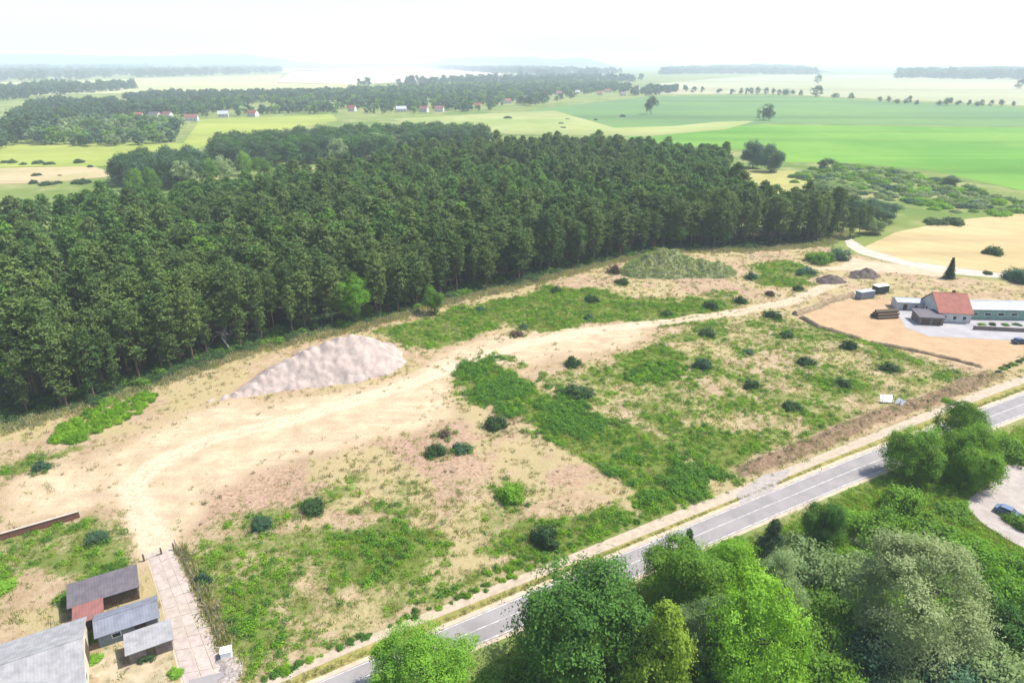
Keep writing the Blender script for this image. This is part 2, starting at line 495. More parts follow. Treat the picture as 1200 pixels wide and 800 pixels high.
# road edges in ground metres
ROAD_UP = PP([(225, 862), (400, 787), (618, 695), (820, 610), (1000, 536), (1200, 461), (1330, 412)])
ROAD_LO = PP([(290, 870), (448, 802), (610, 735), (875, 619), (1000, 566), (1200, 486), (1330, 435)])
PATH_UP = PP([(215, 838), (400, 757), (612, 673), (780, 604), (860, 573), (970, 529), (1097, 478), (1165, 452), (1310, 402)])
PATH_LO = PP([(222, 848), (400, 768), (612, 684), (790, 613), (880, 577), (975, 537), (1100, 487), (1170, 460), (1315, 408)])
DRIVE = PP([(170, 648), (203, 640), (236, 712), (272, 792), (285, 830), (220, 836), (212, 800), (190, 712)])
TRACK = PP([(990, 282), (998, 280), (1012, 289), (1060, 302), (1120, 314), (1200, 323), (1290, 331), (1290, 336), (1200, 328.5), (1115, 321), (1050, 309), (1006, 297), (993, 289)])
TRACK2 = PP([(1000, 302), (1012, 305), (1120, 318), (1115, 325), (1040, 319), (990, 317), (955, 316), (925, 315), (955, 313.5), (985, 312), (992, 306)])
PK = [(1172, 546), (1186, 543), (1215, 552), (1260, 562), (1260, 690), (1205, 645), (1180, 632), (1152, 614), (1136, 598), (1134, 588), (1150, 574), (1166, 562)]
PKG = PP(PK)
ROADZONE = ROAD_LO + PATH_UP[::-1]

# ------------------------------------------------------------------ ground sheet with painted soil / cover masks
xs = np.concatenate([-np.geomspace(16000, 215, 22), np.arange(-200, 345, 1.0), np.geomspace(360, 16000, 22)])
ys = np.concatenate([[-3000, -800, -200, -40, 10, 40], np.arange(52, 440, 1.0), np.geomspace(448, 22000, 34)])
GX, GY = np.meshgrid(xs, ys, indexing='ij')
SITE = PP([(-200, 520), (0, 500), (120, 470), (200, 442), (280, 414), (350, 396), (430, 380), (520, 354), (620, 330), (700, 310), (780, 294), (880, 293), (960, 287), (990, 295), (1100, 322), (1280, 340), (1290, 420), (1180, 452), (980, 528), (800, 600), (620, 672), (400, 762), (300, 810), (200, 850), (-300, 900), (-200, 600)])
def field(X, Y):
    """soil and plant cover at ground points"""
    wob = 8 * (fbm(X, Y, 16, 4) - .5) * 2
    Xw, Yw = X + wob, Y + 8 * (fbm(X + 50, Y + 90, 16, 4) - .5) * 2
    site = soft(SITE, X, Y, 2.5)
    pale = np.maximum(soft(AG['pale'], Xw, Yw, 10), .75 * soft(AG['pale_left'], Xw, Yw, 7))
    pink = np.maximum(soft(AG['pink'], Xw, Yw, 6), .8 * soft(AG['pink_far'], Xw, Yw, 7))
    yard = soft(AG['yard'], X + wob * .15, Y, 1.2)
    bank = soft(AG['bank'], X + wob * .3, Y, 1.6)
    veg = np.zeros(X.shape)
    for p, s in GREENG:
        veg = np.maximum(veg, s * soft(p, Xw, Yw, 4.5))
    veg = np.maximum(veg, .75 * soft(AG['green_left'], Xw, Yw, 3))
    veg *= (1 - .9 * soft(AG['sand_leftspot'], Xw, Yw, 3))
    veg *= (1 - .85 * pale * (veg < .8)) * (1 - yard) * (1 - .8 * bank)
    patch = fbm(X + 300, Y + 10, 9, 4)
    veg = np.clip(veg * (.35 + 1.3 * patch), 0, 1)
    base = site * .16 * (1 - pale) * (1 - yard) * sst(.45, .7, fbm(X + 7, Y + 70, 6, 3))
    veg = np.maximum(veg, base)
    straw = site * (1 - pale) * (1 - yard) * (.25 + .6 * sst(.4, .65, fbm(X + 120, Y, 11, 4)))
    front = soft(AG['grass_front'], X, Y, 2.0)
    roadz = soft(ROADZONE, X, Y, 1.0)
    verge = sst(3.2, .3, np.abs(sdf(ROADZONE, X, Y)))
    wheat = soft(AG['wheat'], X, Y, 2.0)
    wl = dseg(WORN, X + wob * .12, Y)
    worn = sst(3.2, 1.6, wl) * (1 - .45 * sst(.55, .15, np.abs(wl - 0.0)))
    veg *= 1 - worn; straw *= 1 - worn
    return dict(worn=worn, site=site, pale=pale, pink=pink, yard=yard, bank=bank, veg=veg, straw=straw, front=front, roadz=roadz, wheat=wheat, verge=verge)
WORN = PP([(186, 645), (164, 602), (152, 570), (178, 545), (250, 514), (340, 492), (440, 462), (530, 432), (610, 405), (700, 386), (775, 378), (860, 366), (930, 352), (985, 330)])
FLD = field(GX, GY)
def hz(x, y):
    x = np.asarray(x, float); y = np.asarray(y, float)
    s = soft(SITE, x, y, 6) * (1 - soft(AG['yard'], x, y, 3))
    road = sst(0, 5, -sdf(ROADZONE, x, y)) * sst(0, 3, -sdf(DRIVE, x, y))
    tr = sst(0, 4, -sdf(TRACK, x, y)) * sst(0, 4, -sdf(TRACK2, x, y))
    b = sst(-1.5, 1.5, sdf(AG['bank'], x, y))
    return (s * ((fbm(x, y, 12, 3) - .5) * 1.0 + (fbm(x + 40, y, 3, 3) - .5) * .35) + b * .9 * (.6 + .8 * fbm(x, y, 3, 2))) * road * tr
GZ = hz(GX, GY)
nx, ny = GX.shape
idx = np.arange(nx * ny).reshape(nx, ny)
F = np.stack([idx[:-1, :-1], idx[1:, :-1], idx[1:, 1:], idx[:-1, 1:]], -1).reshape(-1, 4)
def ground_material():
    m, nt, bs = newmat('ground_cover')
    a1 = N(nt, 'ShaderNodeAttribute', attribute_name='cover_a')
    a2 = N(nt, 'ShaderNodeAttribute', attribute_name='cover_b')
    s1 = N(nt, 'ShaderNodeSeparateColor'); nt.links.new(a1.outputs['Color'], s1.inputs[0])
    s2 = N(nt, 'ShaderNodeSeparateColor'); nt.links.new(a2.outputs['Color'], s2.inputs[0])
    veg, straw, pale = s1.outputs; pink, yard, bank = s2.outputs
    front, site = a1.outputs['Alpha'], a2.outputs['Alpha']
    n_big = noise(nt, .035, 3); n_mid = noise(nt, .22, 6, .65); n_fin = noise(nt, 1.6, 8, .7); n_mic = noise(nt, 7, 6, .7)
    mott = mth(nt, 'MULTIPLY_ADD', n_fin, .55, mth(nt, 'MULTIPLY', n_mid, .45))
    def patchy(mask, amp=.9):
        return ramp(nt, mth(nt, 'MULTIPLY_ADD', mth(nt, 'SUBTRACT', mott, .5), amp * 2, mask), .32, .68)
    gp = N(nt, 'ShaderNodeNewGeometry')
    mp = N(nt, 'ShaderNodeMapping'); mp.inputs['Rotation'].default_value = (0, 0, -R(28)); mp.inputs['Scale'].default_value = (.035, .55, 1)
    nt.links.new(gp.outputs['Position'], mp.inputs[0])
    n_str = noise(nt, 1.0, 5, .6, mp.outputs[0])
    # open country
    mead = mixc(nt, ramp(nt, noise(nt, .006, 5), .35, .65), (.16, .19, .055), (.085, .14, .03))
    mead = mixc(nt, ramp(nt, noise(nt, .03, 6), .45, .7), mead, (.24, .23, .10))
    # plot soil
    soil = mixc(nt, ramp(nt, n_mid, .3, .7), (.40, .31, .205), (.285, .205, .125))
    soil = mixc(nt, ramp(nt, n_fin, .5, .72), soil, (.20, .145, .085))
    pk = mixc(nt, ramp(nt, n_fin, .35, .68), (.40, .285, .20), (.225, .155, .105))
    soil = mixc(nt, patchy(mth(nt, 'MULTIPLY', pink, .8), .9), soil, pk)
    pl = mixc(nt, ramp(nt, n_mid, .3, .7), (.50, .405, .275), (.375, .29, .19))
    pl = mixc(nt, ramp(nt, n_fin, .56, .74), pl, (.31, .235, .155))
    pl = mixc(nt, mth(nt, 'MULTIPLY', ramp(nt, n_str, .5, .68), .6), pl, (.36, .275, .20))
    pl = mixc(nt, mth(nt, 'MULTIPLY', ramp(nt, n_str, .42, .30), .5), pl, (.53, .455, .36))
    soil = mixc(nt, patchy(pale, .75), soil, pl)
    a3 = N(nt, 'ShaderNodeAttribute', attribute_name='cover_c')
    worn_m = mth(nt, 'MULTIPLY', a3.outputs['Fac'], ramp(nt, n_fin, .70, .35))
    st = mixc(nt, n_fin, (.41, .345, .195), (.27, .215, .11))
    soil = mixc(nt, patchy(straw, .9), soil, st)
    soil = mixc(nt, mth(nt, 'MULTIPLY', worn_m, .9), soil, (.55, .46, .345))
    yd = mixc(nt, ramp(nt, n_mid, .3, .7), (.42, .30, .185), (.35, .24, .145))
    yd = mixc(nt, ramp(nt, n_fin, .55, .75), yd, (.48, .35, .215))
    soil = mixc(nt, yard, soil, yd)
    bk = mixc(nt, ramp(nt, n_fin, .35, .65), (.14, .09, .06), (.25, .185, .115))
    soil = mixc(nt, patchy(bank, .5), soil, bk)
    gr = mixc(nt, n_fin, (.07, .12, .022), (.17, .20, .05))
    soil = mixc(nt, patchy(veg, .8), soil, gr)
    soil = mixc(nt, mth(nt, 'MULTIPLY', ramp(nt, n_mic, .52, .72), .45), soil, (.17, .13, .085))
    soil = mixc(nt, mth(nt, 'MULTIPLY', ramp(nt, n_mic, .42, .28), .35), soil, (.50, .43, .33))
    hs = N(nt, 'ShaderNodeHueSaturation', i_Saturation=1.03, i_Value=.90); nt.links.new(soil, hs.inputs['Color'])
    col = mixc(nt, site, mead, hs.outputs[0])
    fr = mixc(nt, ramp(nt, n_mid, .35, .68), (.08, .145, .022), (.20, .22, .05))
    col = mixc(nt, front, col, fr)
    nt.links.new(col, bs.inputs['Base Color'])
    bs.inputs['Roughness'].default_value = 1
    bs.inputs['Specular IOR Level'].default_value = .05
    bump(nt, bs, mth(nt, 'ADD', n_fin, mth(nt, 'MULTIPLY', n_mic, .4)), .8, .35)
    return m
gm = mesh_np('ground', np.stack([GX, GY, GZ], -1).reshape(-1, 3), F, ground_material(), smooth=True)
def colattr(me, name, chans):
    a = me.attributes.new(name, 'FLOAT_COLOR', 'POINT')
    a.data.foreach_set('color', np.stack([np.asarray(c, np.float32).ravel() for c in chans], -1).ravel())
colattr(gm, 'cover_a', (FLD['veg'], FLD['straw'], FLD['pale'], FLD['front']))
colattr(gm, 'cover_c', (FLD['worn'], FLD['worn'], FLD['worn'], FLD['worn']))
colattr(gm, 'cover_b', (FLD['pink'], FLD['yard'], FLD['bank'], FLD['site']))
ground = struct(obj('ground', gm))

def sheet(name, poly, z, mat, kind='structure'):
    """flat traced surface with a little thickness"""
    bm = bmesh.new()
    vs_ = [bm.verts.new((x, y, z)) for x, y in poly]
    f = bm.faces.new(vs_)
    bmesh.ops.triangulate(bm, faces=[f])
    bmesh.ops.recalc_face_normals(bm, faces=bm.faces)
    if sum(f.normal.z for f in bm.faces) < 0: bmesh.ops.reverse_faces(bm, faces=bm.faces)
    o = obj(name, bm_mesh(name, bm, mat))
    if kind: o['kind'] = kind
    return o
def strip(name, up, lo, z, mat, parent=None):
    V = [(x, y, z) for x, y in up] + [(x, y, z) for x, y in lo]
    n = len(up)
    return obj(name, poly_mesh(name, V, [(i + n, i + 1 + n, i + 1, i) for i in range(n - 1)], mat), parent)
def lerp2(a, b, t): return (a[0] + (b[0] - a[0]) * t, a[1] + (b[1] - a[1]) * t)
def between(up, lo, t):
    """polyline at fraction t from up to lo, matched along the road"""
    return [lerp2(a, b, t) for a, b in zip(up, lo)]
def resample(pl, n):
    pl = np.array(pl); s = np.concatenate([[0], np.cumsum(np.linalg.norm(np.diff(pl, axis=0), axis=1))])
    t = np.linspace(0, s[-1], n)
    return [(float(np.interp(q, s, pl[:, 0])), float(np.interp(q, s, pl[:, 1]))) for q in t]
def fieldmat(name, a, b, s=.01, c=None, rows=0):
    m, nt, bs = newmat(name)
    col = mixc(nt, ramp(nt, noise(nt, s, 5), .35, .65), a, b)
    col = mixc(nt, ramp(nt, noise(nt, s * 9, 6, .7), .5, .75), col, c or tuple(.85 * x for x in b))
    gb = N(nt, 'ShaderNodeNewGeometry'); mb = N(nt, 'ShaderNodeMapping'); mb.inputs['Rotation'].default_value = (0, 0, .12); mb.inputs['Scale'].default_value = (s * .12, s * 2.2, 1)
    nt.links.new(gb.outputs['Position'], mb.inputs[0])
    nb_ = noise(nt, 1.0, 5, .6, mb.outputs[0])
    col = mixc(nt, mth(nt, 'MULTIPLY', ramp(nt, nb_, .5, .7), .55), col, tuple(.62 * x for x in a)); col = mixc(nt, mth(nt, 'MULTIPLY', ramp(nt, nb_, .45, .3), .4), col, tuple(min(.6, 1.35 * x) for x in b))
    if rows:
        g = N(nt, 'ShaderNodeNewGeometry')
        w = N(nt, 'ShaderNodeTexWave', bands_direction='DIAGONAL', i_Scale=rows, i_Distortion=14, i_Detail=2)
        w.inputs['Detail Scale'].default_value = .2
        nt.links.new(g.outputs['Position'], w.inputs['Vector'])
        col = mixc(nt, mth(nt, 'MULTIPLY', ramp(nt, w.outputs['Fac'], .4, .9), .16), col, tuple(.72 * x for x in b))
    nt.links.new(col, bs.inputs['Base Color']); bs.inputs['Roughness'].default_value = 1; bs.inputs['Specular IOR Level'].default_value = 0.05
    return m
def asphalt_mat():
    m, nt, bs = newmat('asphalt')
    g = N(nt, 'ShaderNodeNewGeometry')
    f = ramp(nt, noise(nt, .25, 6), .3, .7)
    col = mixc(nt, f, (.225, .208, .205), (.175, .162, .16))
    col = mixc(nt, ramp(nt, noise(nt, 2.5, 6, .7), .55, .8), col, (.135, .125, .122))
    nt.links.new(col, bs.inputs['Base Color']); bs.inputs['Roughness'].default_value = .8
    bump(nt, bs, noise(nt, 20, 3), .2, .02)
    return m
M['asphalt'] = asphalt_mat()
M['mark'] = plain('road_paint', (.56, .54, .51), (.26, .245, .235), 1.1)
M['gravel'] = plain('sandy_shoulder', (.40, .33, .25), (.31, .25, .18), .9, bmp=.4)
M['pathm'] = plain('bike_path_surface', (.36, .295, .22), (.27, .22, .165), .8, bmp=.3)
M['trackm'] = plain('pale_dirt_track', (.40, .35, .30), (.31, .265, .215), .3, bmp=.4)

# road with shoulders, markings and the path beside it
RU, RL = resample(ROAD_UP, 60), resample(ROAD_LO, 60)
sh = struct(strip('road_shoulder', between(RU, RL, -.16), between(RU, RL, 1.13), .030, M['gravel']))
road = struct(strip('road', RU, RL, .045, M['asphalt']))
for nm, t0, t1 in (('edge_line', .035, .06), ('edge_line', .94, .965)):
    strip(nm, between(RU, RL, t0), between(RU, RL, t1), .050, M['mark'], road)
strip('centre_line', between(RU, RL, .488), between(RU, RL, .508), .050, M['mark'], road)
PU, PL = resample(PATH_UP, 60), resample(PATH_LO, 60)
path = struct(strip('bike_path', PU, PL, .04, M['pathm']))
VG = fieldmat('verge_grass', (.25, .21, .075), (.15, .155, .04), .4, (.30, .24, .10))
struct(strip('grass_verge', PU, between(RU, RL, -.16), .020, VG))
apron = sheet('plot_entrance', PP([(862, 578), (895, 556), (930, 548), (905, 575), (868, 592)]), .055, M['conc'])
struct(sheet('dirt_track', TRACK, .03, M['trackm']))
struct(sheet('sandy_track', TRACK2, .022, plain('sandy_track_surface', (.39, .31, .215), (.31, .24, .16), .3, bmp=.4)))
# fields beyond
WH = fieldmat('wheat_stubble', (.38, .295, .155), (.31, .24, .12), .02, (.34, .285, .165), rows=.035)
sheet('wheat_field', AG['wheat'], .05, WH)
sheet('dry_meadow', AG['clearing'], .06, fieldmat('dry_meadow_grass', (.30, .27, .10), (.22, .23, .075), .02))
FI = [
 ('green_field', [(730, 160), (780, 152), (900, 146), (1040, 148), (1200, 150), (1500, 160), (1500, 290), (1200, 224), (1090, 200), (1010, 192), (915, 190), (870, 175), (780, 170)], .10, fieldmat('young_crop', (.07, .185, .022), (.125, .235, .035), .006, (.10, .17, .04))),
 ('crop_field', [(560, 142), (640, 127), (760, 113), (900, 112), (1010, 117), (1200, 126), (1500, 136), (1500, 156), (1200, 149), (1040, 147), (900, 145), (800, 152), (690, 150)], .14, fieldmat('blue_green_crop', (.085, .155, .06), (.11, .19, .055), .003, (.10, .15, .07))),
 ('hay_field', [(455, 140), (560, 134), (650, 130), (720, 150), (790, 148), (840, 143), (885, 142), (850, 152), (760, 160), (600, 158), (520, 150)], .20, fieldmat('hay_grass', (.26, .28, .11), (.16, .21, .06), .004, (.30, .28, .15))),
 ('pale_field', [(770, 98), (900, 88), (1060, 88), (1200, 92), (1500, 96), (1500, 134), (1200, 124), (1000, 115), (900, 110), (760, 111)], .25, fieldmat('ripe_grain', (.30, .29, .18), (.24, .25, .14), .0015)),
 ('barley_field', [(322, 97), (345, 83), (430, 82), (540, 80), (590, 82), (585, 93), (490, 96), (420, 99)], .8, fieldmat('ripe_barley', (.46, .37, .28), (.41, .335, .255), .002)),
 ('barley_field', [(300, 83), (380, 78), (490, 77), (492, 80), (430, 82), (330, 85)], .8, fieldmat('pale_barley', (.36, .31, .23), (.30, .27, .20), .002)),
 ('stubble_field', [(0, 97), (180, 92), (330, 88), (325, 98), (440, 99), (420, 107), (200, 108), (40, 112), (-300, 118), (-300, 104)], .3, fieldmat('pale_olive_grass', (.34, .34, .17), (.27, .29, .13), .002)),
 ('meadow', [(-300, 178), (0, 170), (215, 168), (235, 140), (390, 134), (395, 142), (250, 165), (215, 184), (120, 195), (0, 196), (-300, 206)], .12, fieldmat('lush_meadow', (.24, .27, .06), (.17, .215, .04), .006, (.27, .29, .09))),
 ('fallow_strip', [(-300, 212), (0, 197), (110, 195), (140, 206), (60, 214), (0, 216), (-300, 232)], .10, fieldmat('fallow_ground', (.36, .28, .17), (.27, .24, .12), .02)),
]
for nm, pl_, z, mt in FI: sheet(nm, PP(pl_), z, mt)

# low wooded hills on the horizon
def hill(name, px0, px1, ybase, ytop, depth, mat, seed):
    D = CAM_H / ((ybase - 72) / FPX * .95 + 1e-6) if ybase > 74 else 9000
    D = min(D, 9000)
    x0, x1 = (px0 - 600) / FPX * D * CP ** -1 * .925, (px1 - 600) / FPX * D
    n, m_ = 60, 12
    top = max(8, (72 - ytop) / FPX * D + CAM_H)
    V = []; 
    for i in range(n):
        s = i / (n - 1)
        for j in range(m_):
            t = j / (m_ - 1)
            e = min(1, s * 5, (1 - s) * 5); e = e * e * (3 - 2 * e)
            k = math.sin(math.pi * min(1, t * 1.0)) ** .8
            h_ = top * e * k * (.55 + .6 * float(fbm(np.array(s * 9 + seed), np.array(t * 2.), 1, 4)))
            V.append((x0 + (x1 - x0) * s, D + depth * t, h_ - .5))
    F_ = [(i * m_ + j, (i + 1) * m_ + j, (i + 1) * m_ + j + 1, i * m_ + j + 1) for i in range(n - 1) for j in range(m_ - 1)]
    return struct(obj(name, poly_mesh(name, V, F_, mat)))
HM = fieldmat('wooded_hill', (.035, .06, .025), (.05, .08, .03), .01, (.06, .085, .035))
hill('hills', -300, 420, 80, 63, 1500, HM, 1)
hill('hills', 480, 730, 79, 66, 1500, HM, 5)
hill('hills', 775, 960, 84, 73.5, 500, HM, 9)
hill('hills', 1050, 1500, 88, 75, 500, HM, 13)

# ------------------------------------------------------------------ scattered "stuff" (geometry nodes on a point mesh)
PROTO = {}
def proto_obj(me):
    if me.name not in PROTO:
        PROTO[me.name] = bpy.data.objects.new('source_' + me.name, me)   # never linked into the scene
    return PROTO[me.name]
def scatter(name, pts, protos, scl, which=None, label=None, cat=None, parent=None, tilt=.12, sz=None):
    n = len(pts)
    me = bpy.data.meshes.new(name)
    me.vertices.add(n); me.vertices.foreach_set('co', np.asarray(pts, np.float32).ravel())
    rot = np.stack([rng.normal(0, tilt, n), rng.normal(0, tilt, n), rng.uniform(0, 6.283, n)], -1)
    a = me.attributes.new('rot', 'FLOAT_VECTOR', 'POINT'); a.data.foreach_set('vector', rot.astype(np.float32).ravel())
    s3 = np.stack([scl, scl, scl * (sz if sz is not None else 1.0)], -1)
    a = me.attributes.new('scl', 'FLOAT_VECTOR', 'POINT'); a.data.foreach_set('vector', s3.astype(np.float32).ravel())
    if which is None: which = rng.integers(0, len(protos), n)
    a = me.attributes.new('which', 'INT', 'POINT'); a.data.foreach_set('value', np.asarray(which, np.int32))
    o = obj(name, me, parent)
    ng = bpy.data.node_groups.new(name + '_scatter', 'GeometryNodeTree')
    ng.interface.new_socket('Geometry', in_out='INPUT', socket_type='NodeSocketGeometry')
    ng.interface.new_socket('Geometry', in_out='OUTPUT', socket_type='NodeSocketGeometry')
    nd = ng.nodes; lk = ng.links
    gi = nd.new('NodeGroupInput'); go = nd.new('NodeGroupOutput')
    iop = nd.new('GeometryNodeInstanceOnPoints')
    jn = nd.new('GeometryNodeJoinGeometry')
    for p in reversed(protos):
        oi = nd.new('GeometryNodeObjectInfo'); oi.inputs['Object'].default_value = proto_obj(p); oi.inputs['As Instance'].default_value = True
        lk.new(oi.outputs['Geometry'], jn.inputs[0])
    def na(nm, t):
        x = nd.new('GeometryNodeInputNamedAttribute'); x.data_type = t; x.inputs[0].default_value = nm; return x.outputs[0]
    lk.new(gi.outputs[0], iop.inputs['Points']); lk.new(jn.outputs[0], iop.inputs['Instance'])
    iop.inputs['Pick Instance'].default_value = True
    lk.new(na('which', 'INT'), iop.inputs['Instance Index'])
    lk.new(na('rot', 'FLOAT_VECTOR'), iop.inputs['Rotation'])
    lk.new(na('scl', 'FLOAT_VECTOR'), iop.inputs['Scale'])
    lk.new(iop.outputs[0], go.inputs[0])
    md = o.modifiers.new('scatter', 'NODES'); md.node_group = ng
    o['kind'] = 'stuff'
    if label: tag(o, label, cat)
    return o

# ------------------------------------------------------------------ prototypes
pines = [(pine_crown('pine_crown_%d' % i, h, M['pine'], b, w, 1.25, .40), pine_trunk('pine_trunk_%d' % i, h, M['pinebark']), h)
         for i, (h, b, w) in enumerate([(20, .34, 3.4), (21, .36, 3.1), (18.5, .26, 3.5), (21.5, .40, 3.2), (19, .18, 3.5), (20.5, .40, 3.0)])]
farpines = [pine_crown('forest_pine_%d' % i, h, M['pine'], b, w, 1.0, .5) for i, (h, b, w) in enumerate([(20, .42, 3.5), (21, .45, 3.1), (18.5, .42, 3.8), (19.5, .45, 3.4)])]
farpines2 = [pine_crown('forest_fir_%d' % i, h, M['pine_far'], b, w, 1.0, .5) for i, (h, b, w) in enumerate([(18, .4, 3.5), (19, .42, 3.1), (17, .4, 3.8)])]
# unit crowns: radius about 1, scaled per tree
big = [crown_mesh('round_crown_%d' % i, 1, 1.0, 30, 26, 44, .027, M['oak'], .39, low=-1.1) for i in range(3)]
wil = [crown_mesh('billowing_crown_%d' % i, 1, 1.0, 36, 24, 50, .020, M['willow'], .29, rag=.1) for i in range(2)]
cone = [crown_mesh('tapering_crown_%d' % i, 1.0, 1.0, 18, 26, 36, .036, M['yellow'], .5, shape='cone') for i in range(2)]
mid = [crown_mesh('small_crown_%d' % i, 1, 1.0, 14, 16, 18, .058, M['oak'], .45) for i in range(4)]
farc = [crown_mesh('far_crown_%d' % i, 1, 1.0, 10, 9, 9, .13, M['oak'], .46) for i in range(4)]
dome = [crown_mesh('bush_dome_%d' % i, 1, .8, 11, 15, 16, .075, M['bushdark'], .42, shape='dome') for i in range(4)]
domefine = [crown_mesh('fine_bush_dome_%d' % i, 1, .8, 15, 20, 24, .045, M['bushdark'], .40, shape='dome') for i in range(3)]
tr_mesh = [trunk_mesh('tree_trunk_%d' % i, 1.0, .035, 7, M['bark'], .24) for i in range(2)]
stem_mesh = trunk_mesh('bush_stem', .55, .03, 5, M['bark'], .5, .2)
spr = spruce_crown('spruce_crown', 9, M['spruce'], .2)
weeds = [weed_mesh('weed_%d' % i, .6, .5, 70, .095, M['weed']) for i in range(3)]
nettles = [weed_mesh('nettle_%d' % i, .62, .75, 80, .10, M['weeddark']) for i in range(3)]
meads = [grass_mesh('meadow_tuft_%d' % i, 16, .28, .42, .05, M['meadow']) for i in range(3)]
straws = [grass_mesh('straw_tuft_%d' % i, 14, .26, .40, .04, M['straw']) for i in range(3)]
olives = [grass_mesh('olive_tuft_%d' % i, 16, .3, .6, .05, M['olive']) for i in range(2)]

# ------------------------------------------------------------------ plants as things
def pine(x, y, label, group='tall pines along the forest edge', v=None, s=None, name='pine_tree'):
    v = random.randrange(len(pines)) if v is None else v
    s = s or min(1.2, max(.68, random.gauss(.96, .11)))
    r = empty(name, (x, y, float(hz(x, y))), random.uniform(0, 6.28), label, 'tree', group)
    w_ = random.uniform(.85, 1.4); r.scale = (s * w_, s * w_ * random.uniform(.92, 1.08), s)
    c, t, h = pines[v]
    obj('trunk', t, r); obj('crown', c, r)
    return r
def tree(name, x, y, h, rad, crown, mat, label, group=None, trunk=None, rz=None, cz=None, bark=None, cat='tree'):
    """crown radius rad, half-height rz, centre cz"""
    rz = rz or h * .36
    cz = cz or h - rz
    r = empty(name, (x, y, float(hz(x, y))), random.uniform(0, 6.28), label, cat, group)
    t = obj('trunk', trunk or random.choice(tr_mesh), r, bark or M['bark'])
    t.scale = (h * .62,) * 3
    c = obj('crown', crown, r, mat); c.location = (0, 0, cz); c.scale = (rad, rad, rz)
    return r
def tree_px(name, px, py, wpx, hc, h, crown, mat, label, group=None, rzk=None, **kw):
    """crown centre seen at (px,py), wpx wide, at height hc above the ground"""
    x, y = P(px, py, hc)
    rad = wpx / 2 / pxm(py, hc)
    return tree(name, x, y, h, rad, crown, mat, label, group, rz=rzk or (h - hc) / .98, cz=hc, **kw)
def bush(px, py, wpx, hk, mat, label, group=None, name='bush', fine=False, sink=.0):
    """base centre seen at (px,py)"""
    x, y = P(px, py)
    z = float(hz(x, y))
    rad = wpx / 2 / pxm(py)
    r = empty(name, (x, y, z), random.uniform(0, 6.28), label, 'bush', group)
    s_ = obj('stem', stem_mesh, r); s_.scale = (rad, rad, rad * hk)
    c = obj('foliage', random.choice(domefine if fine else dome), r, mat); c.scale = (rad * random.uniform(.78, 1.12), rad * random.uniform(.78, 1.12), rad * hk * random.uniform(.85, 1.15))
    return r

# ------------------------------------------------------------------ pine forest
def fill(poly, step, jit=.42):
    a = np.array(poly); x0, y0 = a.min(0); x1, y1 = a.max(0)
    gx, gy = np.meshgrid(np.arange(x0, x1, step), np.arange(y0, y1, step), indexing='ij')
    gx = gx + rng.uniform(-jit, jit, gx.shape) * step; gy = gy + rng.uniform(-jit, jit, gy.shape) * step
    k = sdf(poly, gx, gy) > 0
    return np.stack([gx[k], gy[k]], -1)
def project(x, y, z):
    d = y * CP - (z - CAM_H) * SP
    v = (-(y * SP) - (z - CAM_H) * CP) / d
    return 600 + FPX * x / d, 400 + FPX * v
FRONT = FOREST[:14]
fp = fill(FOREST, 4.9, .5)
cs = 4.0
ca_ = np.array(FOREST); cx_, cyy = np.meshgrid(np.arange(ca_[:, 0].min(), ca_[:, 0].max(), cs), np.arange(ca_[:, 1].min(), ca_[:, 1].max(), cs), indexing='ij')
kc = sdf(FOREST, cx_, cyy) > 3.0
cc = np.stack([cx_[kc], cyy[kc]], -1)
cv = np.concatenate([np.stack([cc[:, 0] + a * cs / 2, cc[:, 1] + b * cs / 2, np.full(len(cc), .05)], -1)[:, None] for a, b in ((-1, -1), (1, -1), (1, 1), (-1, 1))], 1).reshape(-1, 3)
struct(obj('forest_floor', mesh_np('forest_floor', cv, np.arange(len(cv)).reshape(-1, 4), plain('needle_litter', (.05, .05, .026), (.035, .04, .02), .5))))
lane = [P(58, 258, 12), P(84, 352, 12)]
fp = fp[dseg(lane, fp[:, 0], fp[:, 1]) > 3.2]
fx, fy = project(fp[:, 0], fp[:, 1], 12.0)
inview = (fx > -60) & (fx < 1260)
fp = fp[inview]; fx = fx[inview]
df = dseg(FRONT, fp[:, 0], fp[:, 1])
SPECIAL = [(410, 340, 44), (176, 372, 40), (790, 262, 56), (508, 345, 22), (128, 300, 26), (640, 300, 0), (95, 395, 30)]
spots = []
for (sx, sy, w) in SPECIAL:
    if not w: continue
    spots.append(P(sx, sy, 8))
for q in spots:
    fp_d = np.hypot(fp[:, 0] - q[0], fp[:, 1] - q[1]); k = fp_d > 5.0
    fp, fx, df = fp[k], fx[k], df[k]
depth = np.hypot(fp[:, 0], fp[:, 1])
order = np.argsort(df + depth * .03 + np.where((fx < -5) | (fx > 1200), 500, 0))
front, rest = order[:290], order[290:]
for i in front:
    x, y = float(fp[i, 0]), float(fp[i, 1])
    zone = ('above the bramble thicket' if fx[i] < 190 else 'left of the gravel heap' if fx[i] < 300 else 'behind the gravel heap' if fx[i] < 480 else 'behind the upper green weeds' if fx[i] < 720 else 'behind the overgrown mound')
    rowl = 'front-row' if df[i] < 5 else 'second-row' if df[i] < 10 else 'third-row' if df[i] < 15 else 'inner'
    pine(x, y, 'tall dark %s pine of the forest %s' % (rowl, zone), v=(random.choice([2, 4, 4, 2, 0]) if df[i] < 5 else None))
rx, ry = fp[rest, 0], fp[rest, 1]
patch = fbm(rx, ry, 70, 3)
greenp = sst(215, 330, np.hypot(rx, ry)) * sst(.32, .56, patch) + .14
isg = rng.random(len(rx)) < greenp
which = np.where(isg, rng.integers(4, 7, len(rx)), rng.integers(0, 4, len(rx)))
which = np.where(rng.random(len(rx)) < .05 + .10 * sst(.55, .7, fbm(rx + 900, ry, 40, 3)), rng.integers(7, 9, len(rx)), which)
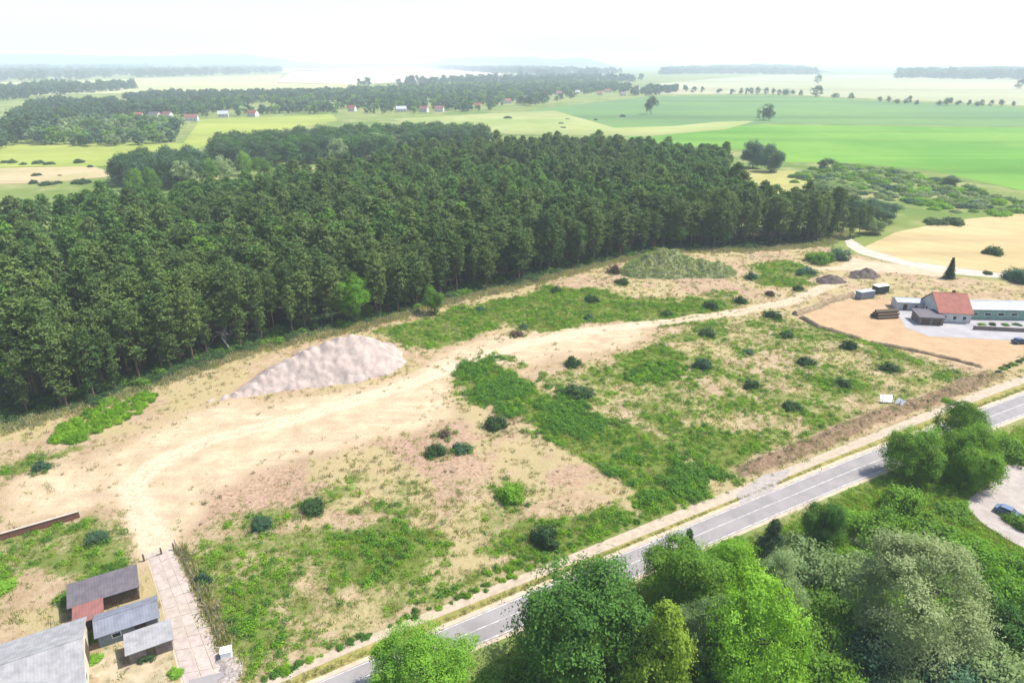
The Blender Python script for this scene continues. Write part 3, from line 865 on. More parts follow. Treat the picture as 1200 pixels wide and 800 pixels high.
forest_broad = []
for q in range(2):
    fb = crown_mesh('forest_broadleaf_%d' % q, 4.2, 6.5, 12, 14, 16, .36, M['oak'], .42); fb.transform(Matrix.Translation((0, 0, 11.5))); forest_broad.append(fb)
scatter('pine_forest', np.stack([rx, ry, np.zeros(len(rx))], -1), farpines + farpines2 + forest_broad, np.clip(rng.normal(.97, .16, len(rx)), .55, 1.32), which,
        'deep mass of dark pines filling the forest behind its front rows', 'forest', tilt=.03)
# broadleaf trees that stand out at the forest edge
bl = lambda: random.choice(big)
FE = 'broadleaf trees at the forest edge'
tree_px('broadleaf_tree', 410, 345, 44, 9, 15, big[0], M['lime'], 'bright green leafy tree at the forest edge above the gravel heap', FE)
tree_px('broadleaf_tree', 176, 374, 38, 9, 15, big[1], M['lime'], 'vivid green leafy tree among the dark pines, left of the gravel heap', FE)
tree_px('broadleaf_tree', 790, 262, 52, 9, 16, big[2], M['oak'], 'wide mid-green broadleaf tree in the forest above the green mound', FE)
tree_px('broadleaf_tree', 508, 350, 22, 5, 9, big[1], M['oak'], 'small green leafy tree at the forest edge right of the gravel heap', FE)
tree_px('broadleaf_tree', 128, 300, 26, 16, 22, big[0], M['oak'], 'mid-green leafy crown poking out of the pine canopy on the left', FE)
tree_px('broadleaf_tree', 95, 400, 30, 9, 14, big[2], M['oak'], 'shaded leafy tree deep in the pine edge at the far left', FE)
# undergrowth along the edge
domes_oak = crown_mesh('undergrowth_dome', 1, .9, 11, 15, 16, .075, M['oak'], .42, shape='dome')
fe = np.array(resample(FRONT, 1500))
und = fe + rng.normal(0, 1, fe.shape) * np.array([1.5, 1.0]) + np.stack([-.3 * np.ones(1500), rng.uniform(.5, 13, 1500)], -1)
scatter('forest_undergrowth', np.stack([und[:, 0], und[:, 1], hz(und[:, 0], und[:, 1])], -1), dome + [domes_oak], rng.uniform(.8, 2.8, len(und)), None,
        'shadowy undergrowth along the foot of the pine forest', 'undergrowth')
dg = np.array(resample(FRONT, 5200)); dg = dg + rng.normal(0, 1.2, dg.shape) + np.stack([.5 * np.ones(5200), -rng.uniform(-.5, 6.0, 5200)], -1)
scatter('dry_edge_grass', np.stack([dg[:, 0], dg[:, 1], hz(dg[:, 0], dg[:, 1])], -1), straws + olives + olives + meads, rng.uniform(.8, 2.2, len(dg)), None,
        'brownish dry grass strip along the forest edge', 'grass')
# a bleached dead tree by the heap
def dead_tree(px, py):
    x, y = P(px, py); r = empty('dead_tree', (x, y, float(hz(x, y))), 0, 'bleached bare fallen tree at the forest edge left of the gravel heap', 'dead tree')
    bm = bmesh.new(); tube(bm, (0, 0, -.2), (-2.5, .5, 4.2), .28, .2, 7); tube(bm, (-2.5, .5, 4.2), (-1, .8, 7), .2, .1, 6)
    obj('trunk', bm_mesh('dead_trunk', bm, M['birchbark']), r)
    for i in range(7):
        bm = bmesh.new(); a = i * .9
        s = Vector((-2.0 + i * .12, .5, 3.4 + i * .45)); p = s
        for k in range(4):
            q = p + Vector((math.cos(a + k * .5) * .9, math.sin(a * 2) * .5, math.sin(a + k * .6) * .9)); tube(bm, p, q, .09 - .02 * k, .07 - .02 * k, 5); p = q
        obj('branch', bm_mesh('dead_branch', bm, M['birchbark']), r)
dead_tree(272, 412)

# ------------------------------------------------------------------ heaps and mounds
def heap(name, cones, mat, label, cat, step=.6, rough=.35, slope=.68, wob=3.2):
    """cones: (x,y,h) in metres; union of dumped cones as one closed surface"""
    c = np.array(cones); pad = c[:, 2].max() / slope + 2
    x0, y0 = c[:, :2].min(0) - pad; x1, y1 = c[:, :2].max(0) + pad
    X, Y = np.meshgrid(np.arange(x0, x1, step), np.arange(y0, y1, step), indexing='ij')
    Hh = np.full(X.shape, -5.0)
    for x, y, h_ in cones:
        d = np.hypot(X - x + (fbm(X, Y, 4, 4) - .5) * wob, Y - y + (fbm(X + 31, Y, 4, 4) - .5) * wob)
        Hh = np.maximum(Hh, h_ - slope * (np.sqrt(d * d + .25) - .5))
    Hh = Hh + (fbm(X, Y, 2.4, 4) - .5) * rough * 2 * np.clip(Hh, 0, 1.5)
    Z = np.where(Hh > -.2, Hh, -.2)
    cx, cy_ = c[:, 0].mean(), c[:, 1].mean()
    base = hz(X, Y) if True else 0
    n, m_ = X.shape; I = np.arange(n * m_).reshape(n, m_)
    Fq = np.stack([I[:-1, :-1], I[1:, :-1], I[1:, 1:], I[:-1, 1:]], -1).reshape(-1, 4)
    keep = (Z.ravel()[Fq] > -.19).any(1)
    Fq = Fq[keep]; used = np.unique(Fq); rem = np.full(n * m_, -1); rem[used] = np.arange(len(used))
    V = np.stack([X - cx, Y - cy_, Z + base], -1).reshape(-1, 3)[used]
    o = obj(name, mesh_np(name, V, rem[Fq], mat, smooth=True), loc=(cx, cy_, 0))
    if label: tag(o, label, cat)
    return o, (X, Y, Hh, base)
def gravel_mat():
    m, nt, bs = newmat('heap_gravel')
    g = N(nt, 'ShaderNodeNewGeometry')
    mp = N(nt, 'ShaderNodeMapping'); mp.inputs['Scale'].default_value = (.55, .55, .07)
    nt.links.new(g.outputs['Position'], mp.inputs[0])
    col = mixc(nt, ramp(nt, noise(nt, 1.0, 5, .6, mp.outputs[0]), .35, .66), (.36, .295, .26), (.25, .208, .188))
    col = mixc(nt, ramp(nt, noise(nt, 5, 6, .7), .5, .8), col, (.17, .14, .125))
    nt.links.new(col, bs.inputs['Base Color']); bump(nt, bs, noise(nt, 5, 6), .7, .15)
    return m
M['heap'] = gravel_mat()
def HC(px, py, h): x, y = P(px, py); return (x, y, h)
heap('gravel_heap', [HC(246, 469, 0.3), HC(262, 466, 0.6), HC(278, 463, 0.9), HC(292, 459, 1.3), HC(294, 456, 2.0), HC(306, 452, 2.9), HC(318, 448, 3.8), HC(331, 444, 4.7), HC(344, 440, 5.5), HC(358, 437, 6.3), HC(372, 434, 7.0), HC(386, 431, 7.6), HC(400, 428, 8.1), HC(414, 426, 8.3), HC(426, 424, 7.8)],
     M['heap'], 'large pinkish grey gravel heap beside the pine forest', 'heap', step=.4, rough=.34, slope=.72, wob=3.0)
SOILM = plain('dark_topsoil', (.10, .075, .065), (.055, .042, .038), 1.2, bmp=.8)
heap('soil_heap', [HC(972, 329, 2.6), HC(978, 329, 2.4), HC(966, 330, 1.4)], SOILM, 'smaller dark soil heap left of its twin near the containers', 'heap', step=.4)
heap('soil_heap', [HC(1007, 324, 2.4), HC(1013, 323, 3.0), HC(1018, 323, 2.6), HC(1000, 326, 1.2)], SOILM, 'larger dark soil heap below the bend of the sandy track', 'heap', step=.4)
mound_root = empty('overgrown_mound', (*P(795, 316), 0), 0, 'long pale green overgrown mound at the foot of the forest', 'mound')
mo, (mX, mY, mH, mB) = heap('soil', [HC(746, 319, 4.6), HC(760, 317, 7.0), HC(775, 316, 8.4), HC(788, 316, 8.0), HC(804, 318, 6.2), HC(822, 319, 5.4), HC(840, 320, 4.4)], plain('mound_soil', (.17, .17, .08), (.12, .13, .06), .8), None, None, slope=.68, rough=.3, wob=2.0)
mo.parent = mound_root; mo.matrix_parent_inverse = Matrix.Translation(mound_root.location).inverted()
k = np.argwhere(mH > .15); k = k[rng.random(len(k)) < .62]
pts = np.stack([mX[k[:, 0], k[:, 1]], mY[k[:, 0], k[:, 1]], (mH + mB)[k[:, 0], k[:, 1]] - .05], -1) + rng.normal(0, .2, (len(k), 3)) * np.array([1, 1, 0])
mw = scatter('weed_cover', pts, [weed_mesh('mound_weed_%d' % i, .6, .6, 22, .16, M['meadow']) for i in range(2)] + [weed_mesh('mound_green_%d' % i, .6, .6, 22, .16, M['grey']) for i in range(2)], rng.uniform(.7, 1.5, len(k)), None, parent=mound_root)
mw.matrix_parent_inverse = Matrix.Translation(mound_root.location).inverted()
# earth berms round the sandy yard
def berm(name, pts_px, w, h_, mat, label, cat):
    pl_ = PP(pts_px); n = max(20, int(sum(math.dist(a, b) for a, b in zip(pl_[:-1], pl_[1:])) / .7))
    L = resample(pl_, n); V = []; m_ = 7
    for i, (x, y) in enumerate(L):
        x2, y2 = L[min(i + 1, n - 1)]; x1, y1 = L[max(i - 1, 0)]
        tx, ty = x2 - x1, y2 - y1; l_ = math.hypot(tx, ty); nx_, ny_ = -ty / l_, tx / l_
        hh = h_ * (.55 + .9 * float(fbm(np.array(x), np.array(y), 2.2, 3))); ww = w * (.7 + .6 * float(fbm(np.array(x + 9), np.array(y), 4, 2)))
        if i in (0, n - 1): hh = .05
        for j in range(m_):
            t = j / (m_ - 1) * 2 - 1
            V.append((x + nx_ * t * ww - L[0][0], y + ny_ * t * ww - L[0][1], hh * (math.cos(t * math.pi / 2) ** 1.2 if abs(t) < 1 else -.1) + random.uniform(-.06, .06) + float(hz(x, y)) - (.12 if abs(t) == 1 else 0)))
    F_ = [(i * m_ + j, (i + 1) * m_ + j, (i + 1) * m_ + j + 1, i * m_ + j + 1) for i in range(n - 1) for j in range(m_ - 1)]
    return tag(obj(name, poly_mesh(name, V, F_, mat), loc=(L[0][0], L[0][1], 0)), label, cat)
BERM = plain('clumpy_earth', (.15, .105, .065), (.24, .185, .11), 1.3, bmp=.9)
berm('earth_berm', [(938, 372), (950, 378), (962, 385), (985, 391), (1010, 399)], 1.1, 1.0, BERM, 'dark clumpy earth berm along the left side of the sandy yard', 'berm')
berm('earth_berm', [(1018, 401), (1050, 407), (1090, 415), (1125, 424), (1152, 431)], .9, .8, BERM, 'brown earth berm running right along the front of the sandy yard', 'berm')
berm('earth_berm', [(930, 370), (945, 364), (965, 357), (985, 350), (1000, 346)], 1.4, 1.3, BERM, 'straw-topped earth berm behind the sandy yard, ending at the containers', 'berm')

# ------------------------------------------------------------------ bushes on the plot
BG = 'round bushes dotted over the plot'
BU = [
 (721, 320, 20, .8, 'bushbrown', 'brownish round bush at the left foot of the green mound'),
 (730, 333, 18, .8, 'bushdark', 'dark round bush just below the brownish one near the green mound'),
 (652, 342, 18, .8, 'bushdark', 'dark bush at the upper edge of the green weeds near the forest'),
 (693, 353, 18, .8, 'bushdark', 'dark bush on bright green weeds, upper middle of the plot'),
 (690, 373, 15, .6, 'bushteal', 'low bluish bush at the lower edge of the upper green patch'),
 (781, 369, 19, .8, 'bushdark', 'dark bush at the right end of the pale dirt lane'),
 (564, 364, 16, .6, 'bushteal', 'small low bush in the upper green patch nearest the forest'),
 (614, 384, 16, .7, 'bushteal', 'bluish bush right above the brown bush on the dirt lane'),
 (606, 393, 21, .5, 'bushbrown', 'flat dark brown bush beside the pale dirt lane'),
 (670, 428, 23, .9, 'bushdark', 'dark bush with long shadow above the largest dark bush'),
 (676, 465, 40, .6, 'bushdark', 'widest dark bush in the middle of the plot'),
 (581, 500, 37, .65, 'bushdark', 'wide dark bush at the upper end of the green weed band'),
 (511, 532, 29, .9, 'bushdark', 'dark upright bush on bare soil, left of a grey-green one'),
 (541, 528, 23, .7, 'bushteal', 'grey-green bush on bare soil next to a dark upright bush'),
 (521, 511, 22, .5, 'bushbrown', 'low purple-brown scrub behind the pair of bushes on bare soil'),
 (600, 582, 47, .65, 'bushbright', 'bright yellow-green topped bush in the middle front of the plot'),
 (640, 636, 50, .75, 'bushdark', 'big dark green bush near the road, left of the big tree'),
 (306, 620, 34, .85, 'bushteal', 'dark bluish bush on dry grass, left of a smaller one'),
 (365, 598, 30, .75, 'bushdark', 'dark bush beside a pale bare spot on the left of the plot'),
 (239, 682, 19, 1.3, 'bushteal', 'tall narrow dark bush beside the wire fence of the driveway'),
 (113, 634, 28, .8, 'bushteal', 'dark bush in the grass between low wall and driveway'),
 (49, 550, 24, .8, 'bushteal', 'dark green bush on sand below the bramble thicket'),
 (832, 361, 21, .8, 'bushdark', 'left one of two dark bushes on the pinkish dry ground'),
 (867, 355, 17, .8, 'bushdark', 'right one of two dark bushes on the pinkish dry ground'),
 (902, 346, 16, .7, 'bushbrown', 'brownish bush left of the earth berm corner'),
 (935, 340, 14, .8, 'bushdark', 'small dark bush just left of the two soil heaps'),
 (880, 326, 19, .7, 'bushteal', 'bluish bush at the right end of the green mound'),
 (942, 321, 24, .6, 'bushteal', 'flat bluish bush at the sandy track behind the soil heaps'),
 (905, 373, 22, .75, 'bushdark', 'dark bush nearest the left corner of the sandy yard'),
 (827, 392, 21, .8, 'bushdark', 'dark bush in the dry meadow straight below the pair on pinkish ground'),
 (922, 395, 21, .75, 'bushdark', 'dark bush in the dry meadow, front left of the sandy yard'),
 (875, 413, 17, .6, 'bushteal', 'faint small bush in the middle of the dry meadow'),
 (994, 409, 23, .7, 'bushdark', 'dark flat bush closest to the front berm of the sandy yard'),
 (822, 432, 22, .95, 'bushteal', 'tall bluish bush at the right edge of the round green thicket'),
 (946, 427, 21, .75, 'bushdark', 'dark bush at the centre of the right dry meadow'),
 (1041, 435, 24, .75, 'bushdark', 'rightmost dark bush in the dry meadow above the white board'),
 (879, 453, 23, .7, 'bushdark', 'dark bush left of the row in the front of the dry meadow'),
 (988, 453, 24, .7, 'bushdark', 'dark bush in the dry meadow left of the white board'),
 (927, 478, 24, .8, 'bushdark', 'dark bush in the dry meadow nearest to the road'),
]
for b in BU: bush(b[0], b[1], b[2], b[3] * 1.85, M[b[4]], b[5], BG, fine=b[2] > 26)
sk = []
for b in BU:
    x, y = P(b[0], b[1]); rad = b[2] / 2 / pxm(b[1])
    for q in range(26):
        a = random.uniform(0, 6.28); d_ = rad * random.uniform(.75, 1.35); sk.append((x + math.cos(a) * d_, y + math.sin(a) * d_))
sk = np.array(sk)
scatter('bush_skirts', np.stack([sk[:, 0], sk[:, 1], hz(sk[:, 0], sk[:, 1])], -1), meads + olives + nettles + straws, rng.uniform(.5, 1.5, len(sk)), None, 'grass and weeds growing round the feet of the plot bushes', 'grass')
bush(1108, 470, 16, .9, M['bushbright'], 'bright green sapling on the brown bank behind the roadside trees', 'saplings on the bank')
bush(1126, 486, 20, .9, M['bushbright'], 'bright green shrub at the foot of the brown bank by the path', 'saplings on the bank')
def thicket(name, poly_px, step, protos, smin, smax, label):
    p = fill(PP(poly_px), step)
    return scatter(name, np.stack([p[:, 0], p[:, 1], hz(p[:, 0], p[:, 1]) - .1], -1), protos, rng.uniform(smin, smax, len(p)), None, label, 'thicket')
bd = [crown_mesh('thicket_dome_%d' % i, 1, .8, 11, 15, 20, .065, M['weed'], .42, shape='dome') for i in range(2)]
bd2 = [crown_mesh('thicket_dark_dome_%d' % i, 1, .8, 11, 15, 20, .065, M['weeddark'], .42, shape='dome') for i in range(2)]
thicket('bramble_thicket', [(58, 518), (75, 498), (125, 472), (175, 458), (186, 466), (160, 487), (110, 508), (80, 522)], 1.6, bd, .7, 2.1, 'long green bramble thicket at the forest edge on the left')
thicket('nettle_thicket', [(728, 438), (750, 428), (790, 424), (808, 432), (795, 445), (760, 448), (735, 446)], 1.4, bd2 + bd, .8, 1.5, 'round dark green nettle thicket in the middle right of the plot')
thicket('weed_hedge', [(300, 795), (420, 742), (560, 688), (640, 648), (648, 652), (560, 697), (420, 752), (310, 802)], 1.2, bd2 + bd, .5, 1.0, 'ragged green weed hedge between the plot and the roadside path')
thicket('weed_bank', [(560, 672), (640, 632), (720, 600), (800, 566), (845, 560), (800, 590), (730, 620), (640, 660)], 1.7, bd + bd2, .5, 1.1, 'bright green weeds crowding the plot edge beside the big tree')

# ------------------------------------------------------------------ low plants: sampled from the cover masks
def sample(n, x0, x1, y0, y1):
    return rng.uniform(x0, x1, n), rng.uniform(y0, y1, n)
def cover(name, n, dens, protos, smin, smax, label, bounds=(-180, 300, 58, 330), cat='grass'):
    x, y = sample(n, *bounds)
    f = field(x, y)
    px, py = project(x, y, 0 * x)
    d = dens(f, x, y) * (px > -30) * (px < 1230) * (py < 830) * (1 - f['roadz']) * (sdf(DRIVE, x, y) < -.3) * (sdf(TRACK, x, y) < -.3) * (sdf(TRACK2, x, y) < -.3) * (sdf(PKG, x, y) < -.2)
    k = rng.random(n) < d
    x, y = x[k], y[k]
    s = smin + (smax - smin) * rng.random(len(x)) ** 1.7
    scatter(name, np.stack([x, y, hz(x, y)], -1), protos, s, None, label, cat)
cover('weeds', 260000, lambda f, x, y: np.clip(sst(.30, .75, f['veg'] * f['site']) * sst(.3, .62, fbm(x, y, 3.5, 3)) * 1.0, 0, 1), weeds + weeds + nettles, .5, 1.7, 'bright green weeds spreading in clumps across the plot', cat='weeds')
dark_poly = GREENG[0][0]
cover('nettles', 70000, lambda f, x, y: sst(-5, 6, sdf(dark_poly, x + 10 * (fbm(x, y, 9, 3) - .5), y + 10 * (fbm(x + 60, y, 9, 3) - .5))) * sst(.40, .62, fbm(x + 11, y, 5, 4)) * .75, nettles + weeds[:1], .6, 2.0, 'dark green band of tall weeds crossing the plot diagonally', bounds=(-15, 65, 95, 190), cat='weeds')
cover('meadow_grass', 260000, lambda f, x, y: np.clip(f['veg'] * f['site'], 0, 1) * .75, meads, .7, 1.5, 'yellowish green meadow grass between the weeds', cat='grass')
cover('dry_grass', 240000, lambda f, x, y: np.clip(f['straw'] * (1 - .5 * f['veg']), 0, 1) * sst(.42, .66, fbm(x + 5, y, 3.2, 3)) * .7 + .3 * f['bank'], straws + straws + olives, .6, 1.5, 'straw coloured dry grass scattered over the plot', cat='grass')
cover('roadside_grass', 160000, lambda f, x, y: f['front'] * .8, meads + meads + weeds, .8, 1.7, 'lush green grass between the road and the foreground trees', bounds=(-40, 200, 40, 160), cat='grass')
scrubs = [weed_mesh('scrub_%d' % i, .55, .42, 50, .09, M['bushbrown']) for i in range(2)]
cover('dry_scrub', 150000, lambda f, x, y: .55 * f['bank'] + .16 * f['pink'] * sst(.45, .7, fbm(x + 80, y, 5, 3)) + .03 * f['site'] * (1 - f['yard']) * (1 - f['pale']), scrubs + olives, .35, 1.2, 'brown dead scrub on the bank and bare soil', cat='scrub')
vgp = np.array(resample(between(PATH_LO[:7], ROAD_UP[:7], .55), 2600)) + rng.normal(0, .45, (2600, 2))
ok = (sdf(ROAD_UP + ROAD_LO[::-1], vgp[:, 0], vgp[:, 1]) < -1.0) & (sdf(PATH_UP + PATH_LO[::-1], vgp[:, 0], vgp[:, 1]) < -.3)
vgp = vgp[ok]
scatter('verge_tufts', np.stack([vgp[:, 0], vgp[:, 1], np.full(len(vgp), .03)], -1), meads + straws + olives, rng.uniform(.4, .8, len(vgp)), None, 'narrow strip of grass tufts between road and path', 'grass')

# ------------------------------------------------------------------ trees in front, right of the road
FT = 'trees below the road'
tree_px('maple_tree', 686, 722, 155, 8.5, 16.5, big[0], M['maple'], 'large dark green maple with dense round crown beside the road', FT)
tree_px('broadleaf_tree', 800, 672, 92, 6.5, 12.5, big[1], M['oak'], 'mid-green tree right behind the large dark maple', FT)
tree_px('broadleaf_tree', 852, 668, 70, 6, 11, big[2], M['lime'], 'light green rounded tree between maple and grey-green trees', FT)
tree_px('broadleaf_tree', 822, 738, 84, 7, 13, wil[0], M['grey'], 'pale grey-green tree between the maple and the bright tall tree', FT)
tree_px('birch_tree', 890, 752, 120, 8, 17, big[2], M['lime'], 'tall bright lime-green tree at the bottom centre right', FT)
tree_px('poplar_tree', 776, 772, 96, 7.5, 15, cone[0], M['yellow'], 'slender yellow-green tapering tree at the bottom edge', FT, rzk=7.5)
tree_px('willow_tree', 910, 690, 72, 6, 12, wil[1], M['grey'], 'grey-green upright willow left of the silvery giant', FT)
tree_px('willow_tree', 1082, 702, 172, 8, 17.5, wil[0], M['willow'], 'huge silvery willow with billowing crown at lower right', FT)
tree_px('broadleaf_tree', 497, 785, 132, 5, 10.5, wil[1], M['lime'], 'light green round tree covering the road at the bottom edge', FT)
tree_px('broadleaf_tree', 966, 614, 46, 4, 8.8, big[1], M['maple'], 'compact dark green tree standing close to the road', FT)
tree_px('broadleaf_tree', 1073, 532, 64, 4.8, 10.8, big[0], M['oak'], 'left one of three round trees hiding the road', FT)
tree_px('broadleaf_tree', 1124, 499, 54, 5.2, 11, big[2], M['oak'], 'rear one of three round trees hiding the road', FT)
tree_px('broadleaf_tree', 1142, 537, 68, 5.2, 11.8, big[1], M['oak'], 'right and largest of three round trees hiding the road', FT)
tree_px('conifer_tree', 905, 636, 44, 3.6, 8, cone[1], M['spruce'], 'small dark cone-shaped tree at the road edge left of the compact one', FT, rzk=3.9)
tree_px('conifer_tree', 806, 641, 24, 3, 6, cone[0], M['spruce'], 'tiny dark pointed tree right at the road edge', FT, rzk=3.1)
SH = 'shrubs under the foreground trees'
SHR = [
 (1056, 592, 52, .9, 'bushdark', 'dark shrub in the shade below the three round trees'),
 (1030, 630, 66, .8, 'oak', 'olive green shrub behind the top of the silvery willow'),
 (1085, 622, 60, .7, 'oak', 'broad green shrub directly above the silvery willow'),
 (1145, 652, 58, .7, 'lime', 'light green shrub right of the willow top'),
 (945, 668, 74, .8, 'grey', 'grey-green shrub below the compact dark tree'),
 (998, 676, 60, .8, 'grey', 'grey-green shrub left of the silvery willow'),
 (960, 706, 60, .6, 'bushdark', 'dark shaded shrub in the gap left of the willow'),
 (962, 752, 70, .8, 'oak', 'green shrub between the lime tree and the willow'),
 (1012, 770, 80, .8, 'bushteal', 'bluish green shrub at the lower left foot of the willow'),
 (978, 800, 80, .9, 'oak', 'dark green shrub at the bottom edge right of the lime tree'),
 (1056, 812, 70, 1.0, 'grey', 'pale-tipped shrub at the bottom edge below the willow'),
 (1110, 805, 84, .9, 'bushteal', 'bluish shrub at the bottom edge right below the willow'),
 (1178, 700, 66, .9, 'lime', 'bright green shrub at the right picture edge beside the willow'),
 (1195, 660, 50, .8, 'oak', 'green shrub at the right edge below the grey parking area'),
 (1190, 745, 70, .9, 'maple', 'dark shrub at the right edge below the bright one'),
 (1165, 790, 80, .9, 'grey', 'greyish shrub in the lower right corner'),
 (740, 810, 70, .8, 'maple', 'dark shrub at the bottom edge left of the slender tree'),
 (640, 800, 90, .5, 'bushdark', 'dark low shrub in the shade below the maple'),
 (575, 800, 60, .4, 'oak', 'low green shrub in the grass left of the maple'),
 (842, 806, 76, 1.0, 'maple', 'shaded shrub between the slender tree and the lime tree'),
 (908, 812, 60, 1.4, 'yellow', 'yellow-green treetop at the bottom edge below the lime tree'),
 (1190, 532, 44, .7, 'oak', 'dark green bush at the right edge beside the road'),
 (860, 640, 40, .6, 'oak', 'small green shrub by the road left of the cone-shaped tree'),
 (1010, 610, 50, .5, 'lime', 'low light green shrub right of the compact dark tree'),
 (886, 716, 60, .7, 'maple', 'dark shrub in the gap under the grey-green willow'),
 (1120, 600, 40, .4, 'oak', 'low green shrub by the kerb of the parking area'),
]
for b in SHR: bush(b[0], b[1] + 4, b[2] * 1.3, b[3] * 1.55, M['oak' if b[4] == 'bushdark' else b[4]], b[5], SH, name='shrub', fine=True)

ug = [crown_mesh('lush_dome_%d' % i, 1, .8, 12, 16, 22, .06, M[m_], .42, shape='dome') for i, m_ in enumerate(('oak', 'lime', 'grey'))]
up_ = fill(PP([(600, 830), (660, 770), (800, 705), (900, 668), (990, 640), (1100, 622), (1150, 640), (1260, 700), (1300, 900), (560, 900)]), 2.3)
scatter('lush_undergrowth', np.stack([up_[:, 0], up_[:, 1], np.zeros(len(up_))], -1), ug, rng.uniform(.9, 2.4, len(up_)), rng.choice(3, len(up_), p=[.5, .3, .2]), 'lush green undergrowth filling the gaps between the foreground trees', 'undergrowth')

# ------------------------------------------------------------------ right: farm track surroundings
TG = 'trees where the forest ends at the track'
TR = [
 (958, 232, 34, 7, 13, 'bushdark', 'dark leafy tree standing above the others at the forest end'),
 (966, 254, 28, 6, 11, 'lime', 'pale green tree amid the dark trees at the forest end'),
 (992, 240, 40, 7, 13, 'bushdark', 'dark rounded tree in the middle of the forest-end group'),
 (1030, 246, 44, 6, 12, 'bushteal', 'rightmost broad bluish-dark tree of the forest-end group'),
 (1014, 250, 34, 6, 12, 'bushdark', 'dark tree wedged left of the rightmost forest-end tree'),
 (1024, 264, 26, 4, 8, 'grey', 'small greyish tree at the right foot of the forest end'),
 (975, 245, 30, 7, 13, 'oak', 'mid-green tree behind the pale one at the forest end'),
]
for t in TR: tree_px('broadleaf_tree', t[0], t[1], t[2], t[3], t[4], random.choice(big), M[t[5]], t[6], TG)
for q in ((985, 278), (996, 280), (1006, 278), (978, 272), (1014, 276), (960, 280), (946, 284)):
    x, y = P(*q); pine(x, y, 'dark pine beside the start of the pale dirt track', 'pines at the start of the track', s=random.uniform(.62, .75))
bush(962, 306, 40, 1.1, M['oak'], 'wide green bush left of the dirt track bend, one of two joined', 'bushes by the track bend', fine=True)
bush(980, 304, 34, 1.2, M['bushteal'], 'green bush touching the dirt track bend, right of its neighbour', 'bushes by the track bend', fine=True)
bush(1096, 262, 28, 1.0, M['bushdark'], 'dark thick bush beyond the wheat field, left of two', 'bushes beyond the wheat')
bush(1114, 262, 28, 1.0, M['bushdark'], 'dark thick bush beyond the wheat field, right of two', 'bushes beyond the wheat')
bush(1162, 297, 27, 1.35, M['bushdark'], 'single dark bushy tree standing in the wheat field')
bush(1157, 321, 11, 1.2, M['bushdark'], 'small dark round shrub at the near edge of the wheat field')
bush(1196, 329, 44, 1.3, M['bushteal'], 'big green bush at the right edge above the farmyard', fine=True)
x, y = P(1112, 326)
sr = empty('spruce_tree', (x, y, float(hz(x, y))), 0, 'dark pointed spruce behind the red-roofed house', 'tree')
bm = bmesh.new(); tube(bm, (0, 0, -.2), (0, 0, 8.6), .16, .03, 7); obj('trunk', bm_mesh('spruce_trunk', bm, M['bark']), sr); obj('crown', spr, sr); sr.scale = (1.05, 1.05, .85)
# shrub belt between forest and green field
belt = PP([(925, 206), (960, 197), (1010, 194), (1090, 206), (1160, 226), (1215, 240), (1215, 256), (1120, 250), (1085, 246), (1050, 238), (1000, 226), (950, 222), (930, 214)])
bp = fill(belt, 8.4)
for i, (x, y) in enumerate(bp):
    rad = random.uniform(3.2, 6.2)
    r = empty('shrub', (float(x), float(y), 0), random.uniform(0, 6.28), 'rounded green shrub in the dense belt beside the bright green field', 'shrub', 'shrubs in the belt by the green field')
    s_ = obj('stem', stem_mesh, r); s_.scale = (rad,) * 3
    c = obj('foliage', random.choice(dome), r, M[random.choice(['grey', 'oak', 'bushteal', 'grey', 'lime'])]); c.scale = (rad, rad, rad * random.uniform(.7, 1.0))
tree_px('broadleaf_tree', 970, 192, 20, 4, 8, mid[0], M['bushdark'], 'dark round tree at the left tip of the shrub belt')
tree_px('broadleaf_tree', 1107, 211, 30, 4, 7, mid[1], M['bushdark'], 'dark wide tree in the middle of the shrub belt')
for q, w, l in (((884, 181), 30, 'left'), ((905, 185), 27, 'right')):
    tree_px('broadleaf_tree', *q, w, 10, 20, random.choice(big), M['bushteal'], 'hazy rounded tree at the far right forest corner, %s of two' % l)

# ------------------------------------------------------------------ copses, far woods, lone trees
VH = [(163, 141), (182, 139), (197, 139), (225, 143), (262, 138), (297, 136), (413, 130), (440, 129), (497, 132), (515, 131), (470, 131), (560, 126), (595, 122), (613, 117), (640, 116), (655, 113), (677, 110), (703, 111), (712, 110), (730, 112), (747, 105), (597, 89), (620, 90), (657, 90), (670, 89)]
def woods(name, poly_px, step, hmin, hmax, mats, label, z0=0, protos=None):
    p = fill(PP(poly_px), step, .48)
    p = p[fbm(p[:, 0], p[:, 1] * .6, step * 5, 3) + rng.normal(0, .05, len(p)) > .40]
    qx, qy = project(p[:, 0], p[:, 1], 0 * p[:, 0])
    for hx_, hy_ in VH:
        kk = ~((np.abs(qx - hx_) < 9) & (qy > hy_ - 2.0) & (qy < hy_ + 3.5)); p, qx, qy = p[kk], qx[kk], qy[kk]
    s = rng.uniform(hmin, hmax, len(p))
    pts = np.stack([p[:, 0], p[:, 1], s * .85], -1)
    return scatter(name, pts, protos or mats, s, None, label, 'woods', tilt=.05, sz=rng.uniform(.9, 1.3, len(p)))
def fc(mat, n=2): return [crown_mesh('far_crown_%s_%d' % (mat, i), 1, 1.0, 9, 8, 9, .15, M[mat], .48) for i in range(n)]
fd, ft, fo, fg = fc('bushdark'), fc('bushteal'), fc('oak'), fc('grey')
CG = 'copse trees behind the pine forest'
def copse(poly_px, step, h, mats, label):
    for x, y in fill(PP(poly_px), step, .4):
        tree('broadleaf_tree', float(x), float(y), h * random.uniform(.85, 1.15), step * random.uniform(.62, .8), random.choice(mid), M[random.choice(mats)], label, CG, rz=h * .5, cz=h * .52)
